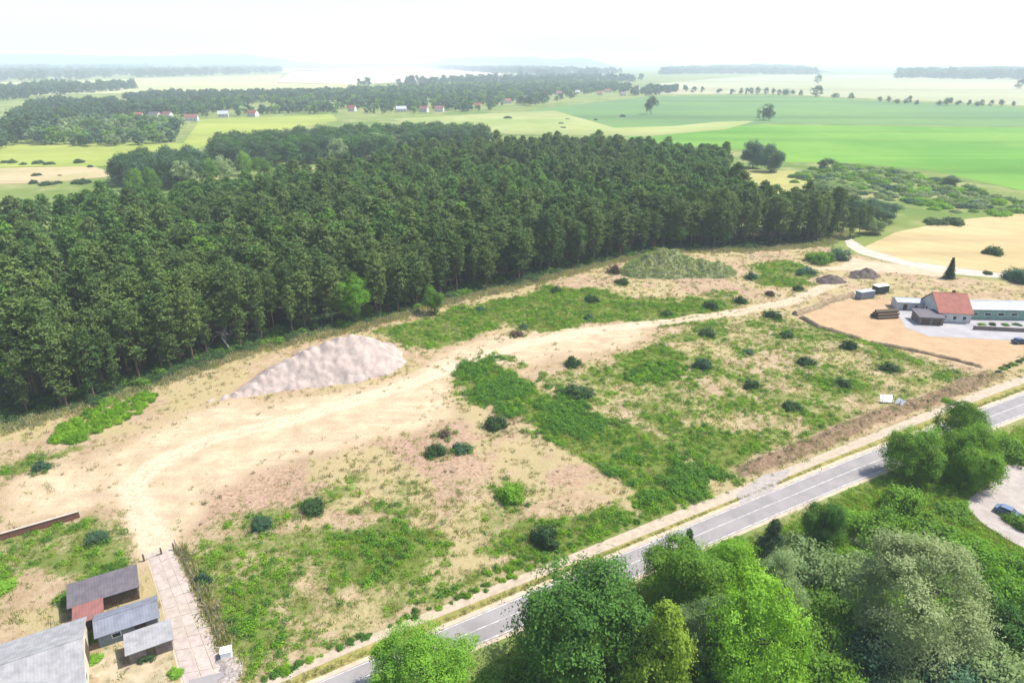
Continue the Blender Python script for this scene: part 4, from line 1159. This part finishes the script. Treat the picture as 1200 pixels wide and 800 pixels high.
copse([(238, 192), (262, 178), (330, 172), (420, 166), (500, 164), (560, 163), (572, 172), (440, 186), (330, 198), (262, 204)], 15, 17, ['bushdark', 'maple', 'bushdark'], 'dark round-crowned tree in the long copse behind the pine forest')
copse([(134, 216), (150, 203), (225, 199), (238, 207), (230, 219), (160, 224)], 12, 17, ['bushdark', 'bushdark', 'bushteal'], 'dark tree of the compact copse left behind the pine forest')
for i, (px, py, w, m_) in enumerate([(215, 205, 26, 'grey'), (240, 200, 26, 'oak'), (265, 196, 30, 'grey'), (290, 190, 24, 'oak'), (305, 200, 26, 'oak'), (180, 210, 26, 'oak'), (155, 213, 22, 'oak'), (420, 172, 24, 'grey'), (440, 168, 30, 'grey'), (465, 170, 22, 'willow'), (395, 176, 22, 'grey')]):
    tree_px('broadleaf_tree', px, py, w, 9, 17, random.choice(mid), M[m_], 'pale grey-green tree in the fringe behind the pine forest', CG)
for px, py, w in ((5, 188, 12), (15, 188, 14), (28, 190, 12), (45, 189, 16), (58, 190, 14), (92, 188, 18), (106, 193, 10), (130, 190, 10), (42, 203, 12), (70, 203, 6), (98, 208, 8), (40, 212, 16), (56, 214, 20), (68, 212, 12), (95, 212, 20)):
    bush(px, py + 3, w, .9, M['bushdark'], 'dark field bush on the meadow strip at the far left', 'field bushes at the far left')
woods('far_woods', [(-200, 172), (0, 160), (40, 128), (60, 126), (230, 128), (232, 136), (110, 140), (60, 160), (0, 175)], 13, 5, 9.5, None, 'dark belt of tall trees at the far left middle distance', protos=fd + ft)
woods('far_woods', [(15, 168), (70, 150), (110, 145), (215, 150), (200, 168), (160, 172), (70, 172)], 13, 5, 8, None, 'lighter green tree clump above the left meadow', protos=fo + fg + ft)
woods('far_woods', [(225, 138), (150, 133), (210, 122), (330, 114), (440, 106), (560, 101), (640, 98), (725, 99), (700, 109), (640, 122), (560, 131), (470, 134), (400, 134), (330, 134)], 17, 4.5, 8.5, None, 'hazy woods and gardens around the distant village', protos=ft + fo + fd)
woods('far_woods', [(140, 118), (180, 112), (330, 111), (440, 110), (430, 117), (200, 124)], 16, 4.5, 8, None, 'dark hazy tree belt left of the distant village', protos=fd + ft)
woods('far_woods', [(560, 112), (640, 104), (720, 102), (800, 107), (760, 113), (690, 112)], 20, 5, 9, None, 'bluish trees around the right end of the village', protos=ft + fd)
woods('far_woods', [(-200, 98), (0, 96), (180, 91), (330, 86), (330, 82), (100, 85), (-200, 88)], 60, 14, 20, None, 'long bluish wood under the horizon at far left', protos=ft)
woods('far_woods', [(-200, 88), (0, 86), (150, 84), (300, 81), (300, 78.5), (150, 79), (-200, 80)], 85, 16, 26, None, 'bluish wooded ridge along the far left horizon', protos=ft)
woods('far_woods', [(-200, 112), (0, 108), (40, 104), (160, 101), (160, 105), (60, 113), (0, 120), (-200, 126)], 28, 8, 12, None, 'blue-grey trees left behind the dark tree belt', protos=ft + fd)
woods('far_woods', [(420, 101), (520, 97), (600, 93), (690, 92), (760, 95), (700, 98), (600, 99), (500, 103)], 40, 9, 14, None, 'pale blue wooded strip right below the barley field', protos=ft)
woods('far_woods', [(300, 80.5), (420, 80), (500, 79), (500, 77.5), (420, 77.5), (300, 78)], 110, 16, 24, None, 'faint bluish wood line above the bright barley field', protos=ft)
woods('far_woods', [(590, 94), (700, 90), (730, 86), (600, 82), (500, 80), (590, 88)], 60, 14, 20, None, 'bluish woods below the central hill on the horizon', protos=ft)
woods('far_woods', [(775, 88), (860, 87), (960, 88), (950, 84), (780, 84)], 50, 14, 20, None, 'pale blue wood under the horizon right of the centre', protos=ft)
woods('far_woods', [(1050, 92), (1120, 93), (1300, 95), (1300, 88), (1060, 87)], 45, 14, 22, None, 'pale blue wood under the horizon at far right', protos=ft)
def far_tree(px, py, w, hpx, mat, label, group=None):
    """base centre at (px,py)"""
    x, y = P(px, py); k = pxm(py)
    h = hpx / k; rad = w / 2 / k
    tree('broadleaf_tree', x, y, h, rad, random.choice(mid), M[mat], label, group, rz=h * .5, cz=h * .5)
far_tree(895, 141, 19, 19, 'bushdark', 'lone dark round tree in the green field on the right')
far_tree(763, 134, 14, 20, 'bushdark', 'lone dark tree standing in the hay field centre right')
far_tree(956, 114, 15, 12, 'bushdark', 'largest hazy tree in the row beyond the green fields')
far_tree(958, 98, 9, 9, 'bushdark', 'single hazy tree in the pale field behind the row')
far_tree(1197, 104, 14, 10, 'bushdark', 'hazy round tree at the right edge below the horizon')
far_tree(1110, 124, 12, 9, 'bushdark', 'wide dark tree right of the middle of the far row')
AV = [(803, 108), (813, 109), (823, 109), (843, 110), (858, 111), (868, 111), (875, 111), (880, 111), (888, 111), (897, 111), (906, 112), (912, 112), (918, 112), (923, 112), (929, 112), (938, 113), (976, 115), (980, 115), (997, 117), (1030, 120), (1041, 121), (1050, 122), (1062, 122), (1065, 121), (1073, 123), (1099, 124), (1123, 124), (1135, 124), (1144, 125), (1150, 125), (1161, 125), (1173, 125), (1187, 126)]
for px, py in AV: far_tree(px, py, random.uniform(4.5, 7), random.uniform(5, 8), 'bushdark', 'small hazy tree in the row beyond the green fields', 'trees in the far row')
for px, py, w in ((595, 139, 13), (698, 141, 8), (730, 137, 12), (657, 145, 8), (660, 150, 8), (665, 140, 5), (540, 155, 16), (520, 152, 20), (500, 150, 18), (478, 146, 14)):
    bush(px, py, w, .7, M['bushdark'], 'low dark bush in the hay field behind the forest', 'bushes in the hay field')

# ------------------------------------------------------------------ buildings
def house(name, x, y, rot, L, W, hw, hr, wmat, rmat, label, cat='building', windows=(), doors=(), group=None, mono=False, chimney=False, over=.35, detail=True):
    """local x along the ridge; gable (or single-slope) roof; windows: (side, pos, z, w, h)"""
    r = empty(name, (x, y, 0), rot, label, cat, group)
    l, w = L / 2, W / 2
    top = hw + hr
    if mono:
        V = [(-l, -w, -.2), (l, -w, -.2), (l, w, -.2), (-l, w, -.2), (-l, -w, hw), (l, -w, hw), (l, w, top), (-l, w, top)]
        Fa = [(0, 1, 5, 4), (1, 2, 6, 5), (2, 3, 7, 6), (3, 0, 4, 7), (4, 5, 6, 7)]
    else:
        V = [(-l, -w, -.2), (l, -w, -.2), (l, w, -.2), (-l, w, -.2), (-l, -w, hw), (l, -w, hw), (l, w, hw), (-l, w, hw), (-l, 0, top), (l, 0, top)]
        Fa = [(0, 1, 5, 4), (1, 2, 6, 9, 5), (2, 3, 7, 6), (3, 0, 4, 8, 7), (4, 5, 9, 8), (6, 7, 8, 9)]
    obj('wall', poly_mesh(name + '_wall', V, Fa, wmat), r)
    t = .16; ox = l + over
    rf = None
    def slab(y0, z0, y1, z1):
        d = Vector((0, y1 - y0, z1 - z0)); n_ = Vector((0, -(z1 - z0), y1 - y0)).normalized()
        if n_.z < 0: n_ = -n_
        b = [Vector((-ox, y0, z0)), Vector((ox, y0, z0)), Vector((ox, y1, z1)), Vector((-ox, y1, z1))]
        lo = [p + n_ * .012 for p in b]; up = [p + n_ * t for p in b]
        return poly_mesh(name + '_roof', lo + up, [(3, 2, 1, 0), (4, 5, 6, 7), (0, 1, 5, 4), (1, 2, 6, 5), (2, 3, 7, 6), (3, 0, 4, 7)], rmat)
    if mono:
        k = hr / W; rf = obj('roof', slab(-w - over, hw - k * over, w + over, top + k * over), r)
    else:
        k = hr / w
        rf = obj('roof', slab(-w - over, hw - k * over, 0.0, top), r); obj('roof', slab(w + over, hw - k * over, 0.0, top), r)
        if detail:
            bm = bmesh.new(); tube(bm, (-ox, 0, top + .16), (ox, 0, top + .16), .12, .12, 6); obj('ridge_cap', bm_mesh('ridge_cap', bm, rmat), r)
    def panel(nm, side, pos, z, pw, ph, mat, proud=.03, parent=r):
        bm = bmesh.new()
        if side in ('front', 'back'):
            yy = -w if side == 'front' else w; s = -1 if side == 'front' else 1
            y0, y1 = sorted((yy - s * .02, yy + s * proud)); box_bm(bm, pos - pw / 2, pos + pw / 2, y0, y1, z, z + ph)
        else:
            xx = l if side == 'right' else -l; s = 1 if side == 'right' else -1
            x0, x1 = sorted((xx - s * .02, xx + s * proud)); box_bm(bm, x0, x1, pos - pw / 2, pos + pw / 2, z, z + ph)
        return obj(nm, bm_mesh(nm, bm, mat), parent)
    for s, p_, z, ww, hh in windows:
        f_ = panel('window', s, p_, z, ww, hh, M['white'], .05); panel('pane', s, p_ , z + .1, ww - .2, hh - .2, M['glass'], .07, f_)
    for s, p_, ww, hh in doors:
        panel('door', s, p_, -.05, ww, hh, M['wood'], .06)
    if chimney:
        boxo('chimney', r, M['brickwall'], l * .3 - .35, l * .3 + .35, .4, 1.1, hw, top + .9)
    return r
ROT = R(29.5)
ca, sa = math.cos(ROT), math.sin(ROT)
re_ = [P(93, 722, 4), P(100, 797, 4)]
mx_, my_ = (re_[0][0] + re_[1][0]) / 2, (re_[0][1] + re_[1][1]) / 2
house('barn', mx_ - 15 * ca, my_ - 15 * sa, ROT, 30, 12.4, 3.4, 1.9, M['wall_cream'], M['roof_grey'], 'long barn with pale grey corrugated roof in the lower left corner', 'barn',
      windows=[('front', -6, 1.2, 1.6, 1), ('front', 3, 1.2, 1.6, 1), ('right', -3, 1.2, 1.2, 1)], doors=[('right', 2, 2.6, 2.6), ('front', 10, 2.4, 2.6)])
x, y = P(121, 687, 2.6); house('shed', x, y, ROT, 8.6, 4.0, 2.3, .7, M['wood'], M['roof_dark'], 'dark-roofed shed, rearmost of the sheds beside the driveway', 'shed', mono=True, doors=[('front', 0, 1.2, 1.9), ('front', 2.6, 1.2, 1.9)])
x, y = P(148, 719, 2.6); house('shed', x, y, ROT, 7.4, 4.2, 2.2, .9, M['boxgrey'], M['roof_blue'], 'blue-grey roofed shed between the dark shed and the small pale one', 'shed', windows=[('front', -1.5, 1, 1.2, .8)], doors=[('front', 1.5, 1.4, 1.9)])
x, y = P(174, 746, 2.3); house('shed', x, y, ROT, 5.2, 3.0, 2.0, .45, M['stonewall'], M['roof_grey'], 'small pale-roofed shed, frontmost beside the driveway', 'shed', mono=True, doors=[('front', 0, 1.1, 1.8)])
x, y = P(103, 716, 2.3); house('lean_to', x, y, ROT, 3.2, 2.8, 2.0, .4, M['brickwall'], M['roof_pink'], 'little faded red roof squeezed between barn and sheds', 'shed', mono=True)
struct(sheet('shed_yard', PP([(110, 742), (150, 742), (200, 762), (205, 812), (120, 830), (100, 790)]), .03, plain('trodden_yard', (.36, .29, .20), (.22, .19, .11), .5, bmp=.3)))
for i, (px, py, w, m_, l) in enumerate([(112, 748, 20, 'oak', 'green bush between barn end and the sheds'), (109, 775, 22, 'lime', 'light green bush at the right end wall of the barn'), (205, 790, 26, 'lime', 'bright green bush beside the driveway at the bottom edge'),
                                          (172, 772, 26, 'bushdark', 'dark bush below the small pale shed'), (132, 668, 36, 'oak', 'green shrub behind the dark-roofed shed'), (82, 700, 40, 'oak', 'green shrub at the back corner of the barn'), (4, 690, 40, 'lime', 'bright green bush at the left edge above the barn'), (192, 735, 16, 'bushdark', 'dark bush at the corner between shed and driveway')]):
    bush(px, py, w, .8, M[m_], l, 'bushes around the sheds', fine=True)

# farmhouse group on the right
x, y = P(1110, 356, 4); house('farmhouse', x, y, R(-8), 9.5, 13, 3.3, 4.2, M['wall_white'], M['roof_red'], 'white farmhouse with steep red tiled roof behind the sandy yard', 'house', windows=[('front', -2.9, 1, 1.2, 1.3), ('front', 0, 1, 1.2, 1.3), ('front', 2.8, 1, 1.2, 1.3), ('left', -3, 1, 1.2, 1.4), ('left', 2, 1, 1.2, 1.4)], doors=[('left', -4.8, 1.2, 2.1)], chimney=True)
x, y = P(1180, 357, 3.5); house('long_shed', x, y, R(-3), 34, 9, 3.3, 1.2, M['greenboard'], M['roof_light'], 'long low shed with pale roof and green cladding right of the farmhouse', 'shed', windows=[('front', -12 + 4 * i, 1.3, 2, 1) for i in range(7)], doors=[('front', -15, 2.2, 2.4)])
x, y = P(1088, 368, 2.5); house('garage', x, y, R(-8), 7, 6, 2.4, .5, M['stonewall'], M['roof_dark'], 'dark flat garage in front of the red-roofed house', 'garage', mono=True, doors=[('front', -1.6, 2.4, 2.0), ('front', 1.6, 2.4, 2.0)])
x, y = P(1064, 352, 2.5); house('shed', x, y, R(-8), 8, 5, 2.6, .7, M['wall_white'], M['roof_light'], 'white shed with pale roof left of the farmhouse', 'shed', windows=[('front', 1.8, 1, 1.2, .8)], doors=[('front', -1.5, 1.2, 2)])
struct(sheet('concrete_yard', PP([(1046, 360), (1075, 350), (1240, 358), (1240, 398), (1190, 399), (1090, 394), (1062, 384)]), .035, plain('grey_yard', (.29, .28, .29), (.23, .22, .225), .15)))
def low_wall(name, p0, p1, h_, t, mat, cap, label):
    a = Vector((*P(*p0), 0)); b = Vector((*P(*p1), 0)); L = (b - a).length
    r = empty(name, a, math.atan2(b.y - a.y, b.x - a.x), label, 'wall')
    boxo('wall_face', r, mat, 0, L, -t / 2, t / 2, -.3, h_); n = int(L / 1.2)
    for i in range(n): boxo('coping_slab', r, cap, L * i / n + .01, L * (i + 1) / n - .01, -t / 2 - .08, t / 2 + .08, h_ + .002, h_ + .09 + random.uniform(0, .015), .01)
    return r
low_wall('low_wall', (-40, 645), (94, 606), 1.3, .35, M['brickwall'], M['trackm'], 'low dark red brick wall with pale coping on the left')
low_wall('garden_wall', (1140, 386), (1240, 391), 1.2, .3, M['stonewall'], M['conc'], 'brown garden wall in front of the long green shed')
for i, px in enumerate((1150, 1163, 1178, 1192)):
    bush(px, 381, 11, .9, M[('oak', 'bushdark', 'oak', 'bushteal')[i]], 'rounded garden bush before the long green shed', 'garden bushes at the farm')
# hedge at the right end of the sandy yard
for i, (px, py) in enumerate([(1170, 436), (1176, 432), (1182, 429), (1188, 427), (1194, 424), (1200, 422)]):
    bush(px, py, 11, 1.0, M['bushdark' if i % 2 == 0 else 'oak'], 'trimmed hedge bush at the right end of the sandy yard', 'hedge at the sandy yard')
# steel boxes and timber in the yard
def container(px, py, rot, L, W, H_, wm, rm, label):
    x, y = P(px, py); r = empty('storage_container', (x, y, .02), rot, label, 'container')
    boxo('body', r, wm, -L / 2, L / 2, -W / 2, W / 2, .1, H_, .04)
    boxo('roof', r, rm, -L / 2 - .1, L / 2 + .1, -W / 2 - .1, W / 2 + .1, H_ + .003, H_ + .12, .02)
    n = int(L / .5)
    for i in range(n):
        boxo('rib', r, wm, -L / 2 + .3 + i * .5, -L / 2 + .5 + i * .5, -W / 2 - .05, -W / 2 - .003, .2, H_ - .12)
    for s in (-1, 1):
        boxo('door', r, wm, L / 2 + .003, L / 2 + .06, s * W / 4 - W / 4 + .06, s * W / 4 + W / 4 - .06, .25, H_ - .15); boxo('skid', r, M['wood'], -L / 2, L / 2, s * W / 3 - .1, s * W / 3 + .1, 0, .096)
container(1013, 349, R(20), 6.0, 2.5, 2.5, M['boxgrey'], M['roof_light'], 'grey storage container with pale roof at the yard corner')
container(1031, 343, R(20), 5.2, 2.5, 2.7, M['boxdark'], M['white'], 'dark storage container with white roof behind the grey one')
def log_pile(px, py, L, n, label):
    x, y = P(px, py); r = empty('log_pile', (x, y, 0), R(8), label, 'log pile')
    k = 0
    for lay in range(3):
        for i in range(n - lay):
            bm = bmesh.new(); o = (i + lay * .5) * .95 - n * .475
            tube(bm, (-L / 2 + random.uniform(-.4, .4), o, .48 + lay * .82), (L / 2 + random.uniform(-.4, .4), o, .48 + lay * .82), random.uniform(.42, .48), random.uniform(.38, .46), 8)
            obj('log', bm_mesh('log', bm, M['wood']), r)
log_pile(1036, 371, 7.5, 4, 'dark pile of logs on the sandy yard left of the grey concrete')
# cars
def car(px, py, rot, paint, label):
    x, y = P(px, py); r = empty('parked_car', (x, y, .06), rot, label, 'car')
    def prof(pts, wy, nm, mat, parent=r, inset=0):
        n = len(pts); V = [(a, -wy, b) for a, b in pts] + [(a, wy, b) for a, b in pts]
        F_ = [tuple(range(n))[::-1], tuple(range(n, 2 * n))] + [(i, (i + 1) % n, (i + 1) % n + n, i + n) for i in range(n)]
        me = poly_mesh(nm, V, F_, None); bm = bmesh.new(); bm.from_mesh(me); bmesh.ops.recalc_face_normals(bm, faces=bm.faces)
        bmesh.ops.bevel(bm, geom=list(bm.edges), offset=.05, segments=2, affect='EDGES'); bm.to_mesh(me); bm.free(); me.materials.append(mat); return obj(nm, me, parent)
    prof([(-2.1, .3), (2.1, .3), (2.15, .6), (2.0, .82), (1.1, .95), (-1.9, .98), (-2.12, .8)], .87, 'body', paint)
    prof([(-1.7, .93), (1.0, .9), (.35, 1.42), (-1.2, 1.45)], .76, 'cabin', paint)
    for s in (-1, 1):
        boxo('side_window', r, M['glass'], -1.25, .45, s * .775 - .008, s * .775 + .008, 1.02, 1.34)
        boxo('headlight', r, M['white'], 2.03, 2.13, s * .62 - .16, s * .62 + .16, .6, .74)
    me = poly_mesh('windscreen', [(1.0, -.62, 1.0), (1.0, .62, 1.0), (.48, .56, 1.385), (.48, -.56, 1.385), (.98, -.62, .97), (.98, .62, .97), (.45, .56, 1.37), (.45, -.56, 1.37)], [(0, 1, 2, 3), (7, 6, 5, 4), (0, 4, 5, 1), (1, 5, 6, 2), (2, 6, 7, 3), (3, 7, 4, 0)], M['glass']); obj('windscreen', me, r).location = (.03, 0, .02)
    for sx in (-1.3, 1.3):
        for s in (-1, 1):
            bm = bmesh.new(); tube(bm, (sx, s * .72, .32), (sx, s * .92, .32), .32, .32, 14); wl = obj('wheel', bm_mesh('wheel', bm, M['rubber']), r)
            bm = bmesh.new(); tube(bm, (sx, s * .905, .32), (sx, s * .935, .32), .2, .18, 10); obj('rim', bm_mesh('rim', bm, M['metal']), wl)
CP1 = plain('dark_blue_paint', (.03, .05, .09), (.035, .055, .1), .5, rough=.3); CP2 = plain('blue_grey_paint', (.10, .14, .22), (.11, .15, .23), .5, rough=.3)
car(1194, 402, R(10), CP1, 'dark blue car parked at the right edge of the farmyard')
# ------------------------------------------------------------------ parking area lower right, with kerb
struct(sheet('parking_area', PP(PK), .04, plain('pale_gravel_parking', (.31, .275, .25), (.24, .21, .19), .5, bmp=.3)))
kl = resample(PP([(1205, 645), (1180, 632), (1152, 614), (1136, 598), (1134, 588), (1150, 574), (1166, 562)]), 22)
kr = empty('kerb', (*kl[0], 0)); kr['kind'] = 'structure'
for a, b in zip(kl[:-1], kl[1:]):
    L = math.dist(a, b); o = boxo('kerb_stone', kr, M['conc'], .01, L - .01, -.12, .12, -.1, .16, .015)
    o.location = (a[0] - kl[0][0], a[1] - kl[0][1], 0); o.rotation_euler = (0, 0, math.atan2(b[1] - a[1], b[0] - a[0]))
car(1181, 603, R(-50), CP2, 'blue-grey car parked on the gravel area at the right edge')
bush(1196, 614, 44, .8, M['oak'], 'dark green bush beside the parked blue-grey car', fine=True)

# ------------------------------------------------------------------ driveway of concrete slabs, barrier, fence, debris
drive = struct(sheet('driveway', DRIVE, .02, plain('sandy_joint', (.40, .33, .25), (.30, .25, .18), .8)))
dl = resample(PP([(174, 652), (191, 712), (213, 800), (220, 836)]), 2); dr = resample(PP([(202, 641), (236, 712), (271, 792), (284, 830)]), 2)
DLp, DRp = PP([(173, 655), (190, 712), (213, 800), (222, 834)]), PP([(202, 642), (235, 712), (270, 792), (283, 828)])
nrow = 15
lft, rgt = resample(DLp, nrow + 1), resample(DRp, nrow + 1)
slab_mats = [M['concpink'], plain('dusty_slab', (.34, .29, .25), (.26, .22, .19), .7, bmp=.3), plain('pale_slab', (.37, .315, .275), (.29, .245, .215), .9, bmp=.3)]
for i in range(nrow):
    for t0, t1 in ((.04, .40), (.42, .70), (.72, .97)):
        a, b, c, d = lerp2(lft[i], rgt[i], t0), lerp2(lft[i], rgt[i], t1), lerp2(lft[i + 1], rgt[i + 1], t1), lerp2(lft[i + 1], rgt[i + 1], t0)
        g = .03; cx, cy_ = (a[0] + c[0]) / 2, (a[1] + c[1]) / 2
        q = [((p[0] - cx) * .985, (p[1] - cy_) * .985) for p in (a, d, c, b)]
        z = .075 + random.uniform(-.015, .02)
        o = obj('slab', poly_mesh('slab', [(u, v, z) for u, v in q] + [(u, v, -.05) for u, v in q], [(0, 1, 2, 3), (1, 0, 4, 5), (2, 1, 5, 6), (3, 2, 6, 7), (0, 3, 7, 4)], random.choice(slab_mats)), drive, loc=(cx, cy_, 0))
struct(sheet('driveway_apron', PP([(222, 797), (262, 787), (285, 830), (225, 838)]), .11, M['asphalt']))
def barrier(pa, pb, label):
    a = Vector((*P(*pa), 0)); b = Vector((*P(*pb), 0)); L = (b - a).length
    r = empty('barrier_gate', a, math.atan2(b.y - a.y, b.x - a.x), label, 'gate')
    for xx in (0, L * .58, L): boxo('post', r, M['post'], xx - .13, xx + .13, -.13, .13, -.2, 1.35, .02)
    for z in (.55, .95):
        bm = bmesh.new(); tube(bm, (.13, -.02, z), (L * .58 - .13, -.02, z - .1), .05, .05, 6); obj('rail', bm_mesh('rail', bm, M['metal']), r)
barrier((169, 657), (204, 644), 'low barrier with dark posts where the slab driveway meets the sand')
def wire_fence(pts_px, h_, label, gap=2.6):
    L = PP(pts_px); tot = sum(math.dist(a, b) for a, b in zip(L[:-1], L[1:])); n = int(tot / gap) + 1; S = resample(L, n)
    r = empty('wire_fence', (*S[0], 0), 0, label, 'fence')
    for i, (x, y) in enumerate(S):
        bm = bmesh.new(); tube(bm, (0, 0, -.3), (random.uniform(-.05, .05), random.uniform(-.05, .05), h_ + .1), .06, .05, 6); obj('post', bm_mesh('post', bm, M['post']), r, loc=(x - S[0][0], y - S[0][1], 0))
        if i + 1 < n:
            bm = bmesh.new(); d = Vector((S[i + 1][0] - x, S[i + 1][1] - y, 0)); o = Vector((x - S[0][0], y - S[0][1], 0))
            for z in np.linspace(.15, h_, 7): tube(bm, o + Vector((0, 0, z)), o + d + Vector((0, 0, z)), .008, .008, 3)
            for t in np.linspace(.04, .96, 13): tube(bm, o + d * t + Vector((0, 0, .15)), o + d * t + Vector((0, 0, h_)), .006, .006, 3)
            w_ = obj('wire_mesh', bm_mesh('wire_mesh', bm, M['metal']), r)
wire_fence([(206, 640), (222, 672), (241, 716), (258, 755)], 1.3, 'rusty wire fence along the right side of the slab driveway')
fw = np.array(resample(PP([(209, 642), (225, 674), (244, 718), (262, 760)]), 260)) + rng.normal(0, .45, (260, 2)) + np.array([.5, 0])
scatter('fence_grass', np.stack([fw[:, 0], fw[:, 1], hz(fw[:, 0], fw[:, 1])], -1), straws + olives + meads, rng.uniform(1.0, 2.2, len(fw)), None, 'tall dry grass growing along the wire fence', 'grass')
x, y = P(266, 769); r = empty('white_chest', (x, y, .03), R(20), 'white chest standing at the end of the wire fence', 'chest')
boxo('body', r, M['white'], -.7, .7, -.6, .6, 0, 1.15, .05); boxo('lid', r, M['white'], -.75, .75, -.65, .65, 1.152, 1.3, .04)
heap('rubble_heap', [HC(260, 775, .45), HC(264, 783, .5), HC(268, 792, .45), HC(256, 767, .3)], plain('rubble', (.36, .31, .28), (.15, .13, .12), 2.5, bmp=1.0), 'small heap of grey rubble below the white chest', 'rubble', step=.22, rough=.9, slope=.55)
# white V-shaped board facing the road
x, y = P(1041, 473); r = empty('advert_board', (x, y, float(hz(x, y))), R(-12), 'white V-shaped board on posts above the brown bank', 'board'); r.scale = (.8, .8, .8)
for s, ang in ((-1, R(8)), (1, R(-62))):
    d = Vector((math.cos(ang), math.sin(ang), 0)); n_ = Vector((-d.y, d.x, 0))
    o0 = Vector((1.6, 0, 0)) - (Vector((3.6, 0, 0)) if s < 0 else Vector((0, 0, 0)))
    p = boxo('panel', r, M['white'], 0, 3.6 if s < 0 else 2.6, -.04, .04, .5, 2.7); p.location = o0 if s < 0 else Vector((1.25, .0, 0)); p.rotation_euler = (R(-38), 0, ang)
    for t in (.3, 3.2 if s < 0 else 2.2):
        q = boxo('post', r, M['post'], -.05, .05, .06, .16, -.4, 2.5); q.location = p.location + d * t; q.rotation_euler = (0, 0, ang)
# white roadside posts
def delineator(px, py, label):
    x, y = P(px, py); r = empty('delineator_post', (x, y, .03), ROT, label, 'post', 'roadside posts')
    boxo('body', r, M['white'], -.06, .06, -.05, .05, -.05, 1.0, .015); boxo('band', r, M['dark'], -.064, .064, -.054, .054, .68, .85)
delineator(588, 707, 'white roadside post beside the road left of the maple'); delineator(520, 737, 'white roadside post above the light green round tree'); delineator(341, 797, 'pale roadside post by the path near the bottom edge')
delineator(962, 553, 'white roadside post on the far verge right of the plot entrance')

# ------------------------------------------------------------------ distant village
wm = [M['wall_white'], M['wall_cream'], M['wall_white']]; rm = [M['roof_red'], M['roof_light'], M['roof_pink'], M['roof_dark']]
names = ['red', 'pale grey', 'faded red', 'dark']
for i, (px, py) in enumerate(VH):
    x, y = P(px, py + random.uniform(-1.6, .8)); k = (i * 7 + i // 3) % 4
    lbl = ('small pale house with %s roof in the distant village, %s from the left' % (names[k], ['first', 'second', 'third', 'fourth', 'fifth', 'sixth', 'seventh', 'eighth', 'ninth', 'tenth', 'eleventh', 'twelfth', 'thirteenth', 'fourteenth', 'fifteenth', 'sixteenth', 'seventeenth', 'eighteenth', 'nineteenth', 'twentieth', 'twenty-first', 'twenty-second', 'twenty-third', 'twenty-fourth', 'twenty-fifth'][sorted(range(len(VH)), key=lambda q: VH[q][0]).index(i)]))
    L = random.uniform(10, 17) * (1.5 if py < 95 else 1)
    house('village_house', x, y, random.uniform(-.4, .4), L, 9.5, 5.0, 4.0, wm[i % 3], rm[k], lbl, 'house', windows=[('front', q, 1.5, 1.6, 1.6) for q in (-L * .3, 0, L * .3)], group='houses of the distant village', detail=False)

# ------------------------------------------------------------------ haze
hm = bpy.data.materials.new('haze_air'); hm.use_nodes = True
hn = hm.node_tree; hn.nodes.remove(hn.nodes['Principled BSDF'])
pv = hn.nodes.new('ShaderNodeVolumePrincipled')
pv.inputs['Color'].default_value = (.77, .865, .98, 1)
pv.inputs['Density'].default_value = 1.7e-4
pv.inputs['Anisotropy'].default_value = 0.0
hn.links.new(pv.outputs[0], hn.nodes['Material Output'].inputs['Volume'])
bm = bmesh.new(); box_bm(bm, -17000, 17000, -3500, 22500, -2.0, 260)
hb = obj('haze', bm_mesh('haze', bm, hm)); hb['kind'] = 'stuff'; hb['label'] = 'pale summer haze over the whole landscape'; hb['category'] = 'haze'
